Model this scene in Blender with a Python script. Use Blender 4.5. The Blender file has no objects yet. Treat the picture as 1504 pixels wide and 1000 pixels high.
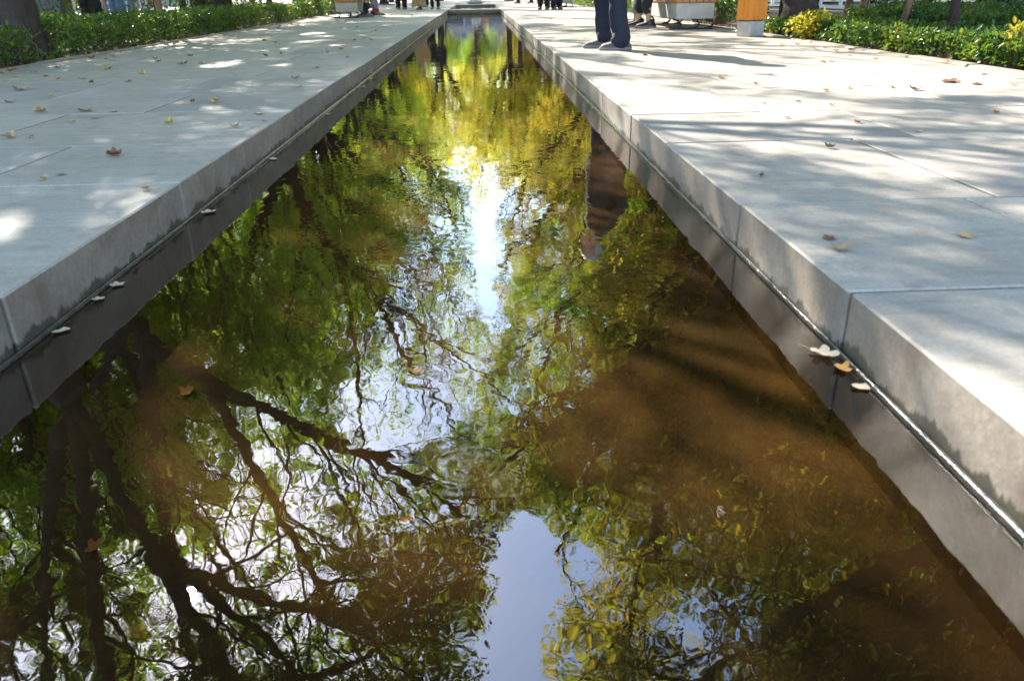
import bpy, math, random
import numpy as np
from mathutils import Vector, Matrix
sc = bpy.context.scene
COL = sc.collection
PI = math.pi
R = math.radians

# ------------------------------------------------------------------ camera
PITCH, YAW, ROLL = 0.4212, 0.032, -0.0188
def axis(x, y, f):
    c, s = math.cos(ROLL), math.sin(ROLL)
    x, y = c * x - s * y, s * x + c * y
    d = Vector((x, f * math.cos(PITCH) + y * math.sin(PITCH), -f * math.sin(PITCH) + y * math.cos(PITCH)))
    c, s = math.cos(YAW), math.sin(YAW)
    return Vector((c * d.x + s * d.y, -s * d.x + c * d.y, d.z))
cam_d = bpy.data.cameras.new('camera')
cam = bpy.data.objects.new('camera', cam_d)
COL.objects.link(cam)
X_, Y_, Z_ = axis(1, 0, 0), axis(0, 1, 0), -axis(0, 0, 1)
m = Matrix((X_, Y_, Z_)).transposed().to_4x4()
m.translation = (0, 0, 0.5)
cam.matrix_world = m
cam_d.sensor_width = 36.0
cam_d.lens = 1147 / 1504 * 36
cam_d.clip_start = 0.05
cam_d.clip_end = 1500
cam_d.dof.use_dof = True
cam_d.dof.focus_distance = 3.6
cam_d.dof.aperture_fstop = 5.6
sc.camera = cam

# ------------------------------------------------------------------ light
SUN_EL, SUN_AZ = R(38.2), R(-26.0)
world = bpy.data.worlds.new("World")
sc.world = world
world.use_nodes = True
wn, wl = world.node_tree.nodes, world.node_tree.links
sky = wn.new('ShaderNodeTexSky')
sky.sky_type = 'NISHITA'
sky.sun_disc = False
sky.sun_elevation = SUN_EL
sky.sun_rotation = SUN_AZ
sky.dust_density = 0.5
sky.ozone_density = 1.4
wl.new(sky.outputs[0], wn['Background'].inputs[0])
wn['Background'].inputs[1].default_value = 0.15
sun_d = bpy.data.lights.new('sun', 'SUN')
sun_d.energy = 3.6
sun_d.angle = R(0.55)
sun_d.color = (1.0, 0.93, 0.82)
sun = bpy.data.objects.new('sun', sun_d)
COL.objects.link(sun)
SV = Vector((math.sin(SUN_AZ) * math.cos(SUN_EL), math.cos(SUN_AZ) * math.cos(SUN_EL), math.sin(SUN_EL)))
sun.rotation_euler = SV.to_track_quat('Z', 'Y').to_euler()
sun.location = (0, 0, 30)

sc.view_settings.view_transform = 'Standard'
sc.view_settings.look = 'None'
sc.view_settings.exposure = 2.5
sc.view_settings.gamma = 1
sc.view_settings.use_curve_mapping = False
sc.cycles.max_bounces = 8
sc.cycles.diffuse_bounces = 3
sc.cycles.transparent_max_bounces = 16
sc.cycles.sample_clamp_indirect = 6
sc.cycles.caustics_reflective = False
sc.cycles.caustics_refractive = False
sc.cycles.use_denoising = True

# ------------------------------------------------------------------ node helpers
def new_mat(name):
    mt = bpy.data.materials.new(name)
    mt.use_nodes = True
    nt = mt.node_tree
    nt.nodes.clear()
    out = nt.nodes.new('ShaderNodeOutputMaterial')
    return mt, nt, out
def N(nt, typ, **kw):
    n = nt.nodes.new(typ)
    for k, v in kw.items():
        if k.startswith('i_'):
            n.inputs[k[2:].replace('_', ' ')].default_value = v
        else:
            setattr(n, k, v)
    return n
def ramp(nt, fac, stops):
    r = nt.nodes.new('ShaderNodeValToRGB')
    el = r.color_ramp.elements
    while len(el) < len(stops):
        el.new(0.5)
    for e, (p, c) in zip(el, stops):
        e.position = p
        e.color = (*c, 1) if len(c) == 3 else c
    nt.links.new(fac, r.inputs[0])
    return r
def mathn(nt, op, a, b=None, c=None):
    n = nt.nodes.new('ShaderNodeMath')
    n.operation = op
    for i, v in enumerate((a, b, c)):
        if v is None:
            continue
        if isinstance(v, (int, float)):
            n.inputs[i].default_value = v
        else:
            nt.links.new(v, n.inputs[i])
    return n.outputs[0]
def noise(nt, vec, scale, detail=4, rough=0.55, out='Fac'):
    n = N(nt, 'ShaderNodeTexNoise')
    n.inputs['Scale'].default_value = scale
    n.inputs['Detail'].default_value = detail
    n.inputs['Roughness'].default_value = rough
    if vec is not None:
        nt.links.new(vec, n.inputs['Vector'])
    return n.outputs[out]
def mixc(nt, fac, a, b, blend='MIX'):
    n = nt.nodes.new('ShaderNodeMix')
    n.data_type = 'RGBA'
    n.blend_type = blend
    for s, v in ((n.inputs[0], fac), (n.inputs[6], a), (n.inputs[7], b)):
        if isinstance(v, (int, float)):
            s.default_value = v
        elif isinstance(v, tuple):
            s.default_value = (*v, 1) if len(v) == 3 else v
        else:
            nt.links.new(v, s)
    return n.outputs[2]
def pbsdf(nt, out, color, rough=0.7, bump=None, bstr=0.3, bdist=0.01, metallic=0.0, spec=None):
    p = nt.nodes.new('ShaderNodeBsdfPrincipled')
    if isinstance(color, tuple):
        p.inputs['Base Color'].default_value = (*color, 1)
    else:
        nt.links.new(color, p.inputs['Base Color'])
    if isinstance(rough, (int, float)):
        p.inputs['Roughness'].default_value = rough
    else:
        nt.links.new(rough, p.inputs['Roughness'])
    p.inputs['Metallic'].default_value = metallic
    if spec is not None:
        p.inputs['Specular IOR Level'].default_value = spec
    if bump is not None:
        b = nt.nodes.new('ShaderNodeBump')
        b.inputs['Strength'].default_value = bstr
        b.inputs['Distance'].default_value = bdist
        nt.links.new(bump, b.inputs['Height'])
        nt.links.new(b.outputs[0], p.inputs['Normal'])
    nt.links.new(p.outputs[0], out.inputs[0])
    return p
def objco(nt):
    return N(nt, 'ShaderNodeTexCoord').outputs['Object']
def mapping(nt, vec, scale=(1, 1, 1), rot=(0, 0, 0)):
    mp = nt.nodes.new('ShaderNodeMapping')
    mp.inputs['Scale'].default_value = scale
    mp.inputs['Rotation'].default_value = rot
    nt.links.new(vec, mp.inputs[0])
    return mp.outputs[0]

M = {}
def simple(name, c1, c2, scale=8, rough=0.7, bstr=0.2, bdist=0.005, metallic=0.0, stretch=(1, 1, 1), spec=None):
    mt, nt, out = new_mat(name)
    v = mapping(nt, objco(nt), stretch)
    f = noise(nt, v, scale, 5)
    r = ramp(nt, f, [(0.3, c1), (0.7, c2)])
    f2 = noise(nt, v, scale * 4, 3)
    pbsdf(nt, out, r.outputs[0], rough, f2, bstr, bdist, metallic, spec)
    M[name] = mt
    return mt

# --- paving stone
def stone_material(name, base, vertical=False):
    mt, nt, out = new_mat(name)
    co = objco(nt)
    isl = N(nt, 'ShaderNodeNewGeometry').outputs['Random Per Island']
    # a different grain on every slab
    off = N(nt, 'ShaderNodeCombineXYZ')
    o1 = mathn(nt, 'MULTIPLY', isl, 37.0)
    nt.links.new(o1, off.inputs[0]); nt.links.new(o1, off.inputs[1])
    add = N(nt, 'ShaderNodeVectorMath', operation='ADD')
    nt.links.new(co, add.inputs[0]); nt.links.new(off.outputs[0], add.inputs[1])
    v = add.outputs[0]
    big = noise(nt, v, 2.2, 5, 0.6)
    streak = noise(nt, mapping(nt, v, (3, 42, 40), (0, 0, 0.30)), 1.0, 4, 0.65)
    fine = noise(nt, v, 110, 4, 0.75)
    dirt = noise(nt, v, 5.5, 6, 0.68)
    c = ramp(nt, big, [(0.25, tuple(x * 0.83 for x in base)), (0.75, tuple(x * 1.14 for x in base))]).outputs[0]
    c = mixc(nt, 0.38, c, ramp(nt, streak, [(0.33, (0.55, 0.55, 0.55)), (0.66, (1, 1, 1))]).outputs[0], 'MULTIPLY')
    c = mixc(nt, 0.7, c, ramp(nt, fine, [(0.3, (0.55, 0.55, 0.55)), (0.75, (1, 1, 1))]).outputs[0], 'MULTIPLY')
    tone = ramp(nt, isl, [(0, (0.76, 0.77, 0.80)), (0.5, (0.92, 0.92, 0.91)), (1, (1, 0.98, 0.94))]).outputs[0]
    c = mixc(nt, 1.0, c, tone, 'MULTIPLY')
    spots = ramp(nt, dirt, [(0.52, (0, 0, 0)), (0.74, (1, 1, 1))]).outputs[0]
    c = mixc(nt, mathn(nt, 'MULTIPLY', spots, 0.5), c, (0.17, 0.145, 0.115))
    if vertical:
        # weather streaks running down the face, a damp mossy band along the waterline
        sep = N(nt, 'ShaderNodeSeparateXYZ'); nt.links.new(co, sep.inputs[0])
        run = noise(nt, mapping(nt, v, (14, 14, 1.2)), 1.0, 4, 0.6)
        c = mixc(nt, ramp(nt, run, [(0.54, (0, 0, 0)), (0.72, (0.45, 0.45, 0.45))]).outputs[0], c, (0.19, 0.15, 0.115))
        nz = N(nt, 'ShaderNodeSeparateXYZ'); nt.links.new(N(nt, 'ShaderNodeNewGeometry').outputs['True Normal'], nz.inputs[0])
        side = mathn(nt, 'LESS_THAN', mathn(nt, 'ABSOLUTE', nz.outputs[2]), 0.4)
        side_tone = ramp(nt, noise(nt, mapping(nt, co, (5, 5, 9)), 1.0, 5, 0.6), [(0.3, (0.52, 0.47, 0.42)), (0.7, (0.86, 0.83, 0.79))]).outputs[0]  # upright faces multiplied by a darker, browner blotchy tone
        c = mixc(nt, side, c, mixc(nt, 1.0, c, side_tone, 'MULTIPLY'))
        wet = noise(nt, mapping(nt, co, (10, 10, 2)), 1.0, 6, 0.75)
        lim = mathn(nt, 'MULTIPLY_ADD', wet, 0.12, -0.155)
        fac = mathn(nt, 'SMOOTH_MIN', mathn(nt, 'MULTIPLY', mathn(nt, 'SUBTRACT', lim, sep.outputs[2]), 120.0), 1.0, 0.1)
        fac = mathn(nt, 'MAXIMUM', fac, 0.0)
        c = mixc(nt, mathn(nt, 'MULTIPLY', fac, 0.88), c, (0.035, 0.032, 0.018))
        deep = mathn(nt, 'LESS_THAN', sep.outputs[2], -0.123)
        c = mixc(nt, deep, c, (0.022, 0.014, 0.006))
    bh = mathn(nt, 'ADD', mathn(nt, 'MULTIPLY', fine, 0.25), streak)
    rg = ramp(nt, big, [(0.2, (0.5, 0.5, 0.5)), (0.8, (0.72, 0.72, 0.72))]).outputs[0]
    pbsdf(nt, out, c, rg, bh, 0.3, 0.004)
    M[name] = mt
stone_material('paving_stone', (0.525, 0.452, 0.385))
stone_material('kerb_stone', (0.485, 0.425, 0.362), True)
simple('mortar', (0.03, 0.027, 0.024), (0.065, 0.06, 0.054), 30, 0.9)
simple('soil', (0.05, 0.033, 0.02), (0.11, 0.075, 0.045), 6, 0.95, 0.6, 0.03)
simple('plaza_ground', (0.30, 0.28, 0.25), (0.40, 0.38, 0.35), 1.5, 0.85)
simple('asphalt', (0.045, 0.045, 0.047), (0.07, 0.07, 0.07), 40, 0.85, 0.4)
simple('edging_stone', (0.2, 0.16, 0.12), (0.33, 0.28, 0.22), 14, 0.85, 0.5)
simple('wet_trim', (0.02, 0.02, 0.018), (0.06, 0.055, 0.045), 40, 0.16, 0.3, 0.004)
simple('concrete', (0.36, 0.34, 0.31), (0.5, 0.48, 0.44), 9, 0.8, 0.3)
simple('bench_wood', (0.33, 0.13, 0.04), (0.5, 0.22, 0.07), 6, 0.5, 0.3, 0.003, 0, (14, 1, 14))
simple('bin_wood', (0.60, 0.19, 0.018), (0.74, 0.26, 0.03), 5, 0.42, 0.2, 0.002, 0, (12, 12, 1))
simple('black_iron', (0.012, 0.012, 0.013), (0.03, 0.03, 0.03), 30, 0.4, 0.1)
simple('plaster', (0.5, 0.46, 0.4), (0.62, 0.58, 0.52), 2, 0.85)
simple('brick_wall', (0.30, 0.19, 0.11), (0.42, 0.28, 0.17), 5, 0.85)
simple('slate_wall', (0.09, 0.11, 0.15), (0.16, 0.18, 0.22), 2, 0.6)
simple('shop_glass', (0.03, 0.04, 0.05), (0.06, 0.07, 0.09), 1, 0.08)
simple('white_paint', (0.72, 0.72, 0.70), (0.82, 0.82, 0.80), 4, 0.45, 0.05)
simple('roof_grey', (0.2, 0.2, 0.2), (0.28, 0.27, 0.26), 3, 0.8)
simple('blue_panel', (0.02, 0.03, 0.30), (0.03, 0.05, 0.42), 3, 0.5, 0.05)
simple('stone_light', (0.5, 0.48, 0.44), (0.6, 0.58, 0.55), 5, 0.75)
simple('tyre_rubber', (0.015, 0.015, 0.015), (0.03, 0.03, 0.03), 20, 0.8)
simple('chrome', (0.5, 0.5, 0.5), (0.6, 0.6, 0.6), 3, 0.25, 0.02, 0.001, 1.0)
simple('car_white', (0.72, 0.73, 0.74), (0.76, 0.77, 0.78), 2, 0.25, 0.01, 0.001)
simple('car_silver', (0.38, 0.4, 0.42), (0.42, 0.44, 0.46), 2, 0.28, 0.01, 0.001)
simple('car_dark', (0.03, 0.035, 0.05), (0.05, 0.055, 0.07), 2, 0.22, 0.01, 0.001)
# cloth, skin, hair
simple('navy_cloth', (0.007, 0.009, 0.022), (0.013, 0.016, 0.036), 40, 0.85, 0.3, 0.004)
simple('brown_cloth', (0.012, 0.008, 0.008), (0.024, 0.016, 0.015), 40, 0.85, 0.3, 0.004)
simple('white_cloth', (0.68, 0.70, 0.74), (0.8, 0.8, 0.8), 20, 0.8, 0.2, 0.003)
simple('black_cloth', (0.008, 0.008, 0.010), (0.02, 0.02, 0.023), 40, 0.85, 0.3, 0.003)
simple('grey_cloth', (0.20, 0.19, 0.17), (0.30, 0.28, 0.26), 40, 0.85, 0.3, 0.003)
simple('tan_cloth', (0.36, 0.22, 0.11), (0.5, 0.32, 0.17), 20, 0.85, 0.3, 0.003)
simple('denim_cloth', (0.10, 0.16, 0.32), (0.17, 0.25, 0.45), 40, 0.85, 0.3, 0.003)
simple('pink_cloth', (0.6, 0.05, 0.16), (0.72, 0.08, 0.22), 20, 0.85, 0.2, 0.003)
simple('red_cloth', (0.26, 0.02, 0.02), (0.34, 0.03, 0.03), 20, 0.85, 0.2, 0.003)
simple('shoe_grey', (0.05, 0.045, 0.045), (0.09, 0.082, 0.08), 30, 0.55, 0.2, 0.003)
simple('shoe_sole', (0.16, 0.14, 0.13), (0.24, 0.21, 0.19), 30, 0.7, 0.2, 0.003)
simple('shoe_black', (0.01, 0.01, 0.012), (0.02, 0.02, 0.022), 30, 0.35, 0.1, 0.003)
simple('skin', (0.42, 0.22, 0.14), (0.52, 0.29, 0.19), 12, 0.5, 0.1, 0.002)
simple('grey_hair', (0.22, 0.21, 0.20), (0.42, 0.41, 0.40), 60, 0.6, 0.5, 0.004)
simple('dark_hair', (0.012, 0.009, 0.008), (0.03, 0.022, 0.018), 60, 0.5, 0.5, 0.004)
simple('eye_dark', (0.01, 0.01, 0.01), (0.02, 0.015, 0.012), 4, 0.15, 0.01, 0.001)

def bark_material(name, c1, c2, moss=0.0):
    mt, nt, out = new_mat(name)
    co = objco(nt)
    f = noise(nt, mapping(nt, co, (16, 16, 2.2)), 1.0, 7, 0.65)
    patch = noise(nt, co, 2.5, 4)
    c = ramp(nt, f, [(0.3, c1), (0.62, c2)]).outputs[0]
    c = mixc(nt, ramp(nt, patch, [(0.45, (0, 0, 0)), (0.7, (0.5, 0.5, 0.5))]).outputs[0], c, tuple(x * 1.5 for x in c2))
    pbsdf(nt, out, c, 0.9, f, 0.9, 0.03)
    M[name] = mt
bark_material('dark_bark', (0.010, 0.007, 0.005), (0.05, 0.034, 0.025))
bark_material('grey_bark', (0.07, 0.06, 0.05), (0.2, 0.17, 0.14))
bark_material('brown_bark', (0.09, 0.05, 0.03), (0.24, 0.14, 0.085))

def leaf_material(name, stops, trans, tmix=0.5, rough=0.5):
    """stops: diffuse colours spread over the leaves, one value per leaf; trans: what shines through."""
    mt, nt, out = new_mat(name)
    isl = N(nt, 'ShaderNodeNewGeometry').outputs['Random Per Island']
    patch = noise(nt, objco(nt), 2.2 if 'hedge' in name else 0.9, 2)
    f = mathn(nt, 'ADD', mathn(nt, 'MULTIPLY', isl, 0.55), mathn(nt, 'MULTIPLY_ADD', patch, 1.4, -0.42))
    c = ramp(nt, f, stops).outputs[0]
    t = ramp(nt, f, trans).outputs[0]
    p = N(nt, 'ShaderNodeBsdfPrincipled')
    nt.links.new(c, p.inputs['Base Color'])
    p.inputs['Roughness'].default_value = rough
    p.inputs['Specular IOR Level'].default_value = 0.35
    tr = N(nt, 'ShaderNodeBsdfTranslucent')
    nt.links.new(t, tr.inputs[0])
    mx = N(nt, 'ShaderNodeMixShader')
    mx.inputs[0].default_value = tmix
    nt.links.new(p.outputs[0], mx.inputs[1]); nt.links.new(tr.outputs[0], mx.inputs[2])
    nt.links.new(mx.outputs[0], out.inputs[0])
    M[name] = mt
leaf_material('green_leaf', [(0, (0.030, 0.055, 0.010)), (0.45, (0.06, 0.10, 0.016)), (0.8, (0.12, 0.15, 0.022)), (1, (0.26, 0.20, 0.03))],
              [(0, (0.20, 0.42, 0.02)), (0.45, (0.42, 0.68, 0.04)), (0.8, (0.66, 0.78, 0.06)), (1, (0.85, 0.62, 0.06))], .64)
leaf_material('golden_leaf', [(0, (0.06, 0.07, 0.012)), (0.4, (0.14, 0.12, 0.018)), (0.75, (0.25, 0.17, 0.025)), (1, (0.24, 0.10, 0.02))],
              [(0, (0.30, 0.46, 0.03)), (0.4, (0.54, 0.62, 0.04)), (0.75, (0.8, 0.62, 0.05)), (1, (0.75, 0.36, 0.05))], .56)
leaf_material('olive_leaf', [(0, (0.020, 0.030, 0.007)), (0.5, (0.045, 0.055, 0.012)), (1, (0.12, 0.085, 0.018))],
              [(0, (0.08, 0.13, 0.015)), (0.5, (0.2, 0.23, 0.02)), (1, (0.42, 0.28, 0.03))], 0.38)
leaf_material('yellow_leaf', [(0, (0.20, 0.26, 0.02)), (0.5, (0.40, 0.38, 0.03)), (1, (0.50, 0.30, 0.03))],
              [(0, (0.62, 0.80, 0.06)), (0.5, (0.95, 0.92, 0.10)), (1, (0.95, 0.66, 0.07))], .66)
leaf_material('hedge_leaf', [(0, (0.012, 0.034, 0.008)), (0.45, (0.028, 0.07, 0.013)), (0.85, (0.07, 0.13, 0.02)), (1, (0.16, 0.16, 0.03))],
              [(0, (0.06, 0.15, 0.02)), (0.45, (0.14, 0.29, 0.03)), (1, (0.40, 0.45, 0.05))], 0.3, 0.34)
leaf_material('shrub_yellow_leaf', [(0, (0.12, 0.16, 0.02)), (0.4, (0.35, 0.32, 0.03)), (1, (0.55, 0.38, 0.03))],
              [(0, (0.3, 0.4, 0.03)), (1, (0.8, 0.6, 0.05))], 0.4)
for nm, a, b in (('leaf_tan', (0.36, 0.22, 0.10), (0.52, 0.36, 0.19)), ('leaf_brown', (0.10, 0.045, 0.022), (0.22, 0.10, 0.045)),
                 ('leaf_orange', (0.42, 0.17, 0.03), (0.6, 0.30, 0.06)), ('leaf_yellow', (0.5, 0.33, 0.06), (0.62, 0.46, 0.13)),
                 ('leaf_red', (0.25, 0.03, 0.02), (0.38, 0.06, 0.04)), ('leaf_pale', (0.58, 0.42, 0.26), (0.72, 0.58, 0.42))):
    simple(nm, a, b, 60, 0.6, 0.4, 0.003)

def water_material(name, tint, calm=1.0):
    mt, nt, out = new_mat(name)
    co = objco(nt)
    v = mapping(nt, co, (1.0, 1.0, 1.0))
    a = noise(nt, v, 3.0, 2, 0.5)
    b = noise(nt, mapping(nt, co, (9, 6.5, 9)), 1.0, 2, 0.5)
    c = noise(nt, mapping(nt, co, (26, 20, 26)), 1.0, 2, 0.5)
    amp = ramp(nt, noise(nt, co, 0.9, 2), [(0.35, (0.25,) * 3), (0.65, (1.0,) * 3)]).outputs[0]
    h = mathn(nt, 'MULTIPLY', a, 0.0009)
    h = mathn(nt, 'ADD', h, mathn(nt, 'MULTIPLY', b, 0.00055))
    h = mathn(nt, 'ADD', h, mathn(nt, 'MULTIPLY', mathn(nt, 'MULTIPLY', c, amp), 0.00034))
    # rings where leaves, insects and drops have touched the water
    for sc_, k, dec, am in ((2.6, 150.0, 8.5, 0.00014), (1.2, 100.0, 5.0, 0.00018)):
        vo = N(nt, 'ShaderNodeTexVoronoi', voronoi_dimensions='2D', feature='F1')
        vo.inputs['Scale'].default_value = sc_
        nt.links.new(co, vo.inputs['Vector'])
        d = mathn(nt, 'DIVIDE', vo.outputs['Distance'], sc_)
        ring = mathn(nt, 'SINE', mathn(nt, 'MULTIPLY', d, k))
        fall = mathn(nt, 'POWER', mathn(nt, 'MAXIMUM', mathn(nt, 'SUBTRACT', 1.0, mathn(nt, 'MULTIPLY', d, dec)), 0.0), 1.5)
        sep = N(nt, 'ShaderNodeSeparateColor'); nt.links.new(vo.outputs['Color'], sep.inputs[0])
        on = mathn(nt, 'GREATER_THAN', sep.outputs[0], 0.45)
        h = mathn(nt, 'ADD', h, mathn(nt, 'MULTIPLY', mathn(nt, 'MULTIPLY', ring, mathn(nt, 'MULTIPLY', fall, on)), am))
    bp = N(nt, 'ShaderNodeBump')
    bp.inputs['Strength'].default_value = 1.0 * calm
    bp.inputs['Distance'].default_value = 1.0
    nt.links.new(h, bp.inputs['Height'])
    gl = N(nt, 'ShaderNodeBsdfGlossy'); gl.inputs['Roughness'].default_value = 0.0
    gl.inputs[0].default_value = (1, 1, 1, 1)
    nt.links.new(bp.outputs[0], gl.inputs['Normal'])
    tr = N(nt, 'ShaderNodeBsdfTransparent'); tr.inputs[0].default_value = (*tint, 1)
    fr = N(nt, 'ShaderNodeFresnel'); fr.inputs['IOR'].default_value = 2.0
    # the sheet has water below it: seen from underneath it must not act as a block of glass
    back = N(nt, 'ShaderNodeNewGeometry').outputs['Backfacing']
    nt.links.new(mathn(nt, 'MULTIPLY_ADD', back, 1 / 2.0 - 2.0, 2.0), fr.inputs['IOR'])
    nt.links.new(bp.outputs[0], fr.inputs['Normal'])
    mx = N(nt, 'ShaderNodeMixShader')
    nt.links.new(fr.outputs[0], mx.inputs[0]); nt.links.new(tr.outputs[0], mx.inputs[1]); nt.links.new(gl.outputs[0], mx.inputs[2])
    nt.links.new(mx.outputs[0], out.inputs[0])
    M[name] = mt
water_material('pool_water', (0.90, 0.70, 0.42))
water_material('basin_water', (0.6, 0.85, 0.75))
def bed_material():
    mt, nt, out = new_mat('pool_bed')
    co = objco(nt)
    a = noise(nt, co, 2.2, 6, 0.62)
    b = noise(nt, co, 48, 5, 0.75)
    c = ramp(nt, a, [(0.30, (0.005, 0.0031, 0.0012)), (0.5, (0.0165, 0.009, 0.0028)), (0.70, (0.046, 0.0235, 0.0065))]).outputs[0]
    c = mixc(nt, 0.85, c, ramp(nt, b, [(0.38, (0.4, 0.4, 0.4)), (0.7, (1, 1, 1))]).outputs[0], 'MULTIPLY')
    pbsdf(nt, out, c, 0.95, b, 0.4, 0.01)
    M['pool_bed'] = mt
bed_material()

# ------------------------------------------------------------------ mesh helpers
def link(name, me, mat=None, parent=None):
    o = bpy.data.objects.new(name, me)
    COL.objects.link(o)
    if mat is not None:
        me.materials.append(M[mat] if isinstance(mat, str) else mat)
    if parent is not None:
        o.parent = parent
    return o
def np_mesh(name, V, F, smooth=True):
    """V (n,3); F list of equal-length index arrays (k,3) or (k,4)"""
    me = bpy.data.meshes.new(name)
    V = np.asarray(V, np.float32)
    Fs = [np.asarray(f, np.int32) for f in (F if isinstance(F, list) else [F])]
    loops = np.concatenate([f.ravel() for f in Fs])
    tot = np.concatenate([np.full(len(f), f.shape[1], np.int32) for f in Fs])
    me.vertices.add(len(V)); me.vertices.foreach_set('co', V.ravel())
    me.loops.add(len(loops)); me.loops.foreach_set('vertex_index', loops)
    me.polygons.add(len(tot))
    start = np.zeros(len(tot), np.int32); start[1:] = np.cumsum(tot)[:-1]
    me.polygons.foreach_set('loop_start', start)
    me.polygons.foreach_set('loop_total', tot)
    me.polygons.foreach_set('use_smooth', np.full(len(tot), smooth, bool))
    me.update(calc_edges=True)
    return me
class MB:
    """collects shapes of one part"""
    def __init__(s):
        s.v = []; s.q = []; s.t = []; s.n = 0
    def add(s, V, Q=None, T=None):
        if Q is not None and len(Q): s.q.append(np.asarray(Q, np.int32) + s.n)
        if T is not None and len(T): s.t.append(np.asarray(T, np.int32) + s.n)
        s.v.append(np.asarray(V, np.float32)); s.n += len(V)
    def box(s, x0, x1, y0, y1, z0, z1, bev=0.0, rot=0.0, at=None):
        b = bev
        xs = lambda i: (x0, x1)[i]
        if b <= 0:
            V = [(x, y, z) for z in (z0, z1) for (x, y) in ((x0, y0), (x1, y0), (x1, y1), (x0, y1))]
            Q = [(3, 2, 1, 0), (4, 5, 6, 7), (0, 1, 5, 4), (1, 2, 6, 5), (2, 3, 7, 6), (3, 0, 4, 7)]
            T = None
        else:
            V = []
            for (z, i) in ((z0, b), (z0 + b, 0), (z1 - b, 0), (z1, b)):
                xa, xb, ya, yb = x0 + i, x1 - i, y0 + i, y1 - i
                k = b if i == 0 else 0.0001
                V += [(xa + k, ya, z), (xb - k, ya, z), (xb, ya + k, z), (xb, yb - k, z), (xb - k, yb, z), (xa + k, yb, z), (xa, yb - k, z), (xa, ya + k, z)]
            Q = []
            for r in range(3):
                for j in range(8):
                    a, c = r * 8 + j, r * 8 + (j + 1) % 8
                    Q.append((a, c, c + 8, a + 8))
            t = 24
            Q += [(t, t + 1, t + 2, t + 3), (t, t + 3, t + 4, t + 7), (t + 4, t + 5, t + 6, t + 7), (3, 2, 1, 0), (7, 4, 3, 0), (7, 6, 5, 4)]
            T = None
        V = np.array(V, float)
        if rot:
            c, sn = math.cos(rot), math.sin(rot)
            V[:, :2] = V[:, :2] @ np.array([[c, sn], [-sn, c]])
        if at is not None:
            V += np.array(at)
        s.add(V, Q, T)
        return s
    def tube(s, P, Rr, n=8, caps=True):
        P = np.asarray(P, float); Rr = np.broadcast_to(np.asarray(Rr, float), (len(P),))
        T = np.gradient(P, axis=0)
        T /= np.linalg.norm(T, axis=1, keepdims=True) + 1e-9
        ref = np.array([0.0, 0, 1]) if abs(T[:, 2]).mean() < 0.8 else np.array([1.0, 0, 0])
        U = np.cross(T, ref); U /= np.linalg.norm(U, axis=1, keepdims=True) + 1e-9
        W = np.cross(T, U)
        a = np.arange(n) * 2 * PI / n
        V = P[:, None, :] + Rr[:, None, None] * (np.cos(a)[None, :, None] * U[:, None, :] + np.sin(a)[None, :, None] * W[:, None, :])
        V = V.reshape(-1, 3)
        k = len(P)
        i = np.arange(k - 1)[:, None] * n; j = np.arange(n)[None, :]; jn = (j + 1) % n
        Q = np.stack([i + j, i + n + j, i + n + jn, i + jn], -1).reshape(-1, 4)
        Tt = []
        if caps:
            V = np.vstack([V, P[:1] , P[-1:]])
            c0, c1 = k * n, k * n + 1
            Tt = [(c0, q, (q + 1) % n) for q in range(n)] + [(c1, (k - 1) * n + (q + 1) % n, (k - 1) * n + q) for q in range(n)]
        s.add(V, Q, Tt)
        return s
    def ellipses(s, rows, n=14):
        """stacked ellipse sections: (cx, cy, cz, rx, ry)"""
        a = np.arange(n) * 2 * PI / n
        V = np.vstack([np.stack([r[0] + r[3] * np.cos(a), r[1] + r[4] * np.sin(a), np.full(n, r[2])], 1) for r in rows])
        k = len(rows)
        i = np.arange(k - 1)[:, None] * n; j = np.arange(n)[None, :]; jn = (j + 1) % n
        Q = np.stack([i + j, i + jn, i + n + jn, i + n + j], -1).reshape(-1, 4)
        V = np.vstack([V, [rows[0][:3]], [rows[-1][:3]]])
        c0, c1 = k * n, k * n + 1
        T = [(c0, (q + 1) % n, q) for q in range(n)] + [(c1, (k - 1) * n + q, (k - 1) * n + (q + 1) % n) for q in range(n)]
        s.add(V, Q, T)
        return s
    def ball(s, c, r, n=12):
        if isinstance(r, (int, float)): r = (r, r, r)
        rows = []
        for q in range(1, n):
            t = PI * q / n
            rows.append((c[0], c[1], c[2] - r[2] * math.cos(t), r[0] * math.sin(t), r[1] * math.sin(t)))
        rows = [(c[0], c[1], c[2] - r[2], r[0] * .05, r[1] * .05)] + rows + [(c[0], c[1], c[2] + r[2], r[0] * .05, r[1] * .05)]
        return s.ellipses(rows, 14)
    def limb(s, P, Rr, n=12):
        """tube with rounded ends"""
        P = [np.array(p, float) for p in P]; Rr = list(Rr)
        d0 = (P[0] - P[1]) / np.linalg.norm(P[0] - P[1]); d1 = (P[-1] - P[-2]) / np.linalg.norm(P[-1] - P[-2])
        P2 = [P[0] + d0 * Rr[0] * .95, P[0] + d0 * Rr[0] * .6] + P + [P[-1] + d1 * Rr[-1] * .6, P[-1] + d1 * Rr[-1] * .95]
        R2 = [Rr[0] * .3, Rr[0] * .8] + Rr + [Rr[-1] * .8, Rr[-1] * .3]
        return s.tube(P2, R2, n)
    def prism(s, poly, z0, z1):
        n = len(poly)
        V = [(x, y, z0) for x, y in poly] + [(x, y, z1) for x, y in poly] + [(sum(p[0] for p in poly) / n, sum(p[1] for p in poly) / n, z) for z in (z0, z1)]
        Q = [(i, (i + 1) % n, n + (i + 1) % n, n + i) for i in range(n)]
        T = [(2 * n, (i + 1) % n, i) for i in range(n)] + [(2 * n + 1, n + i, n + (i + 1) % n) for i in range(n)]
        s.add(V, Q, T)
        return s
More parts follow.
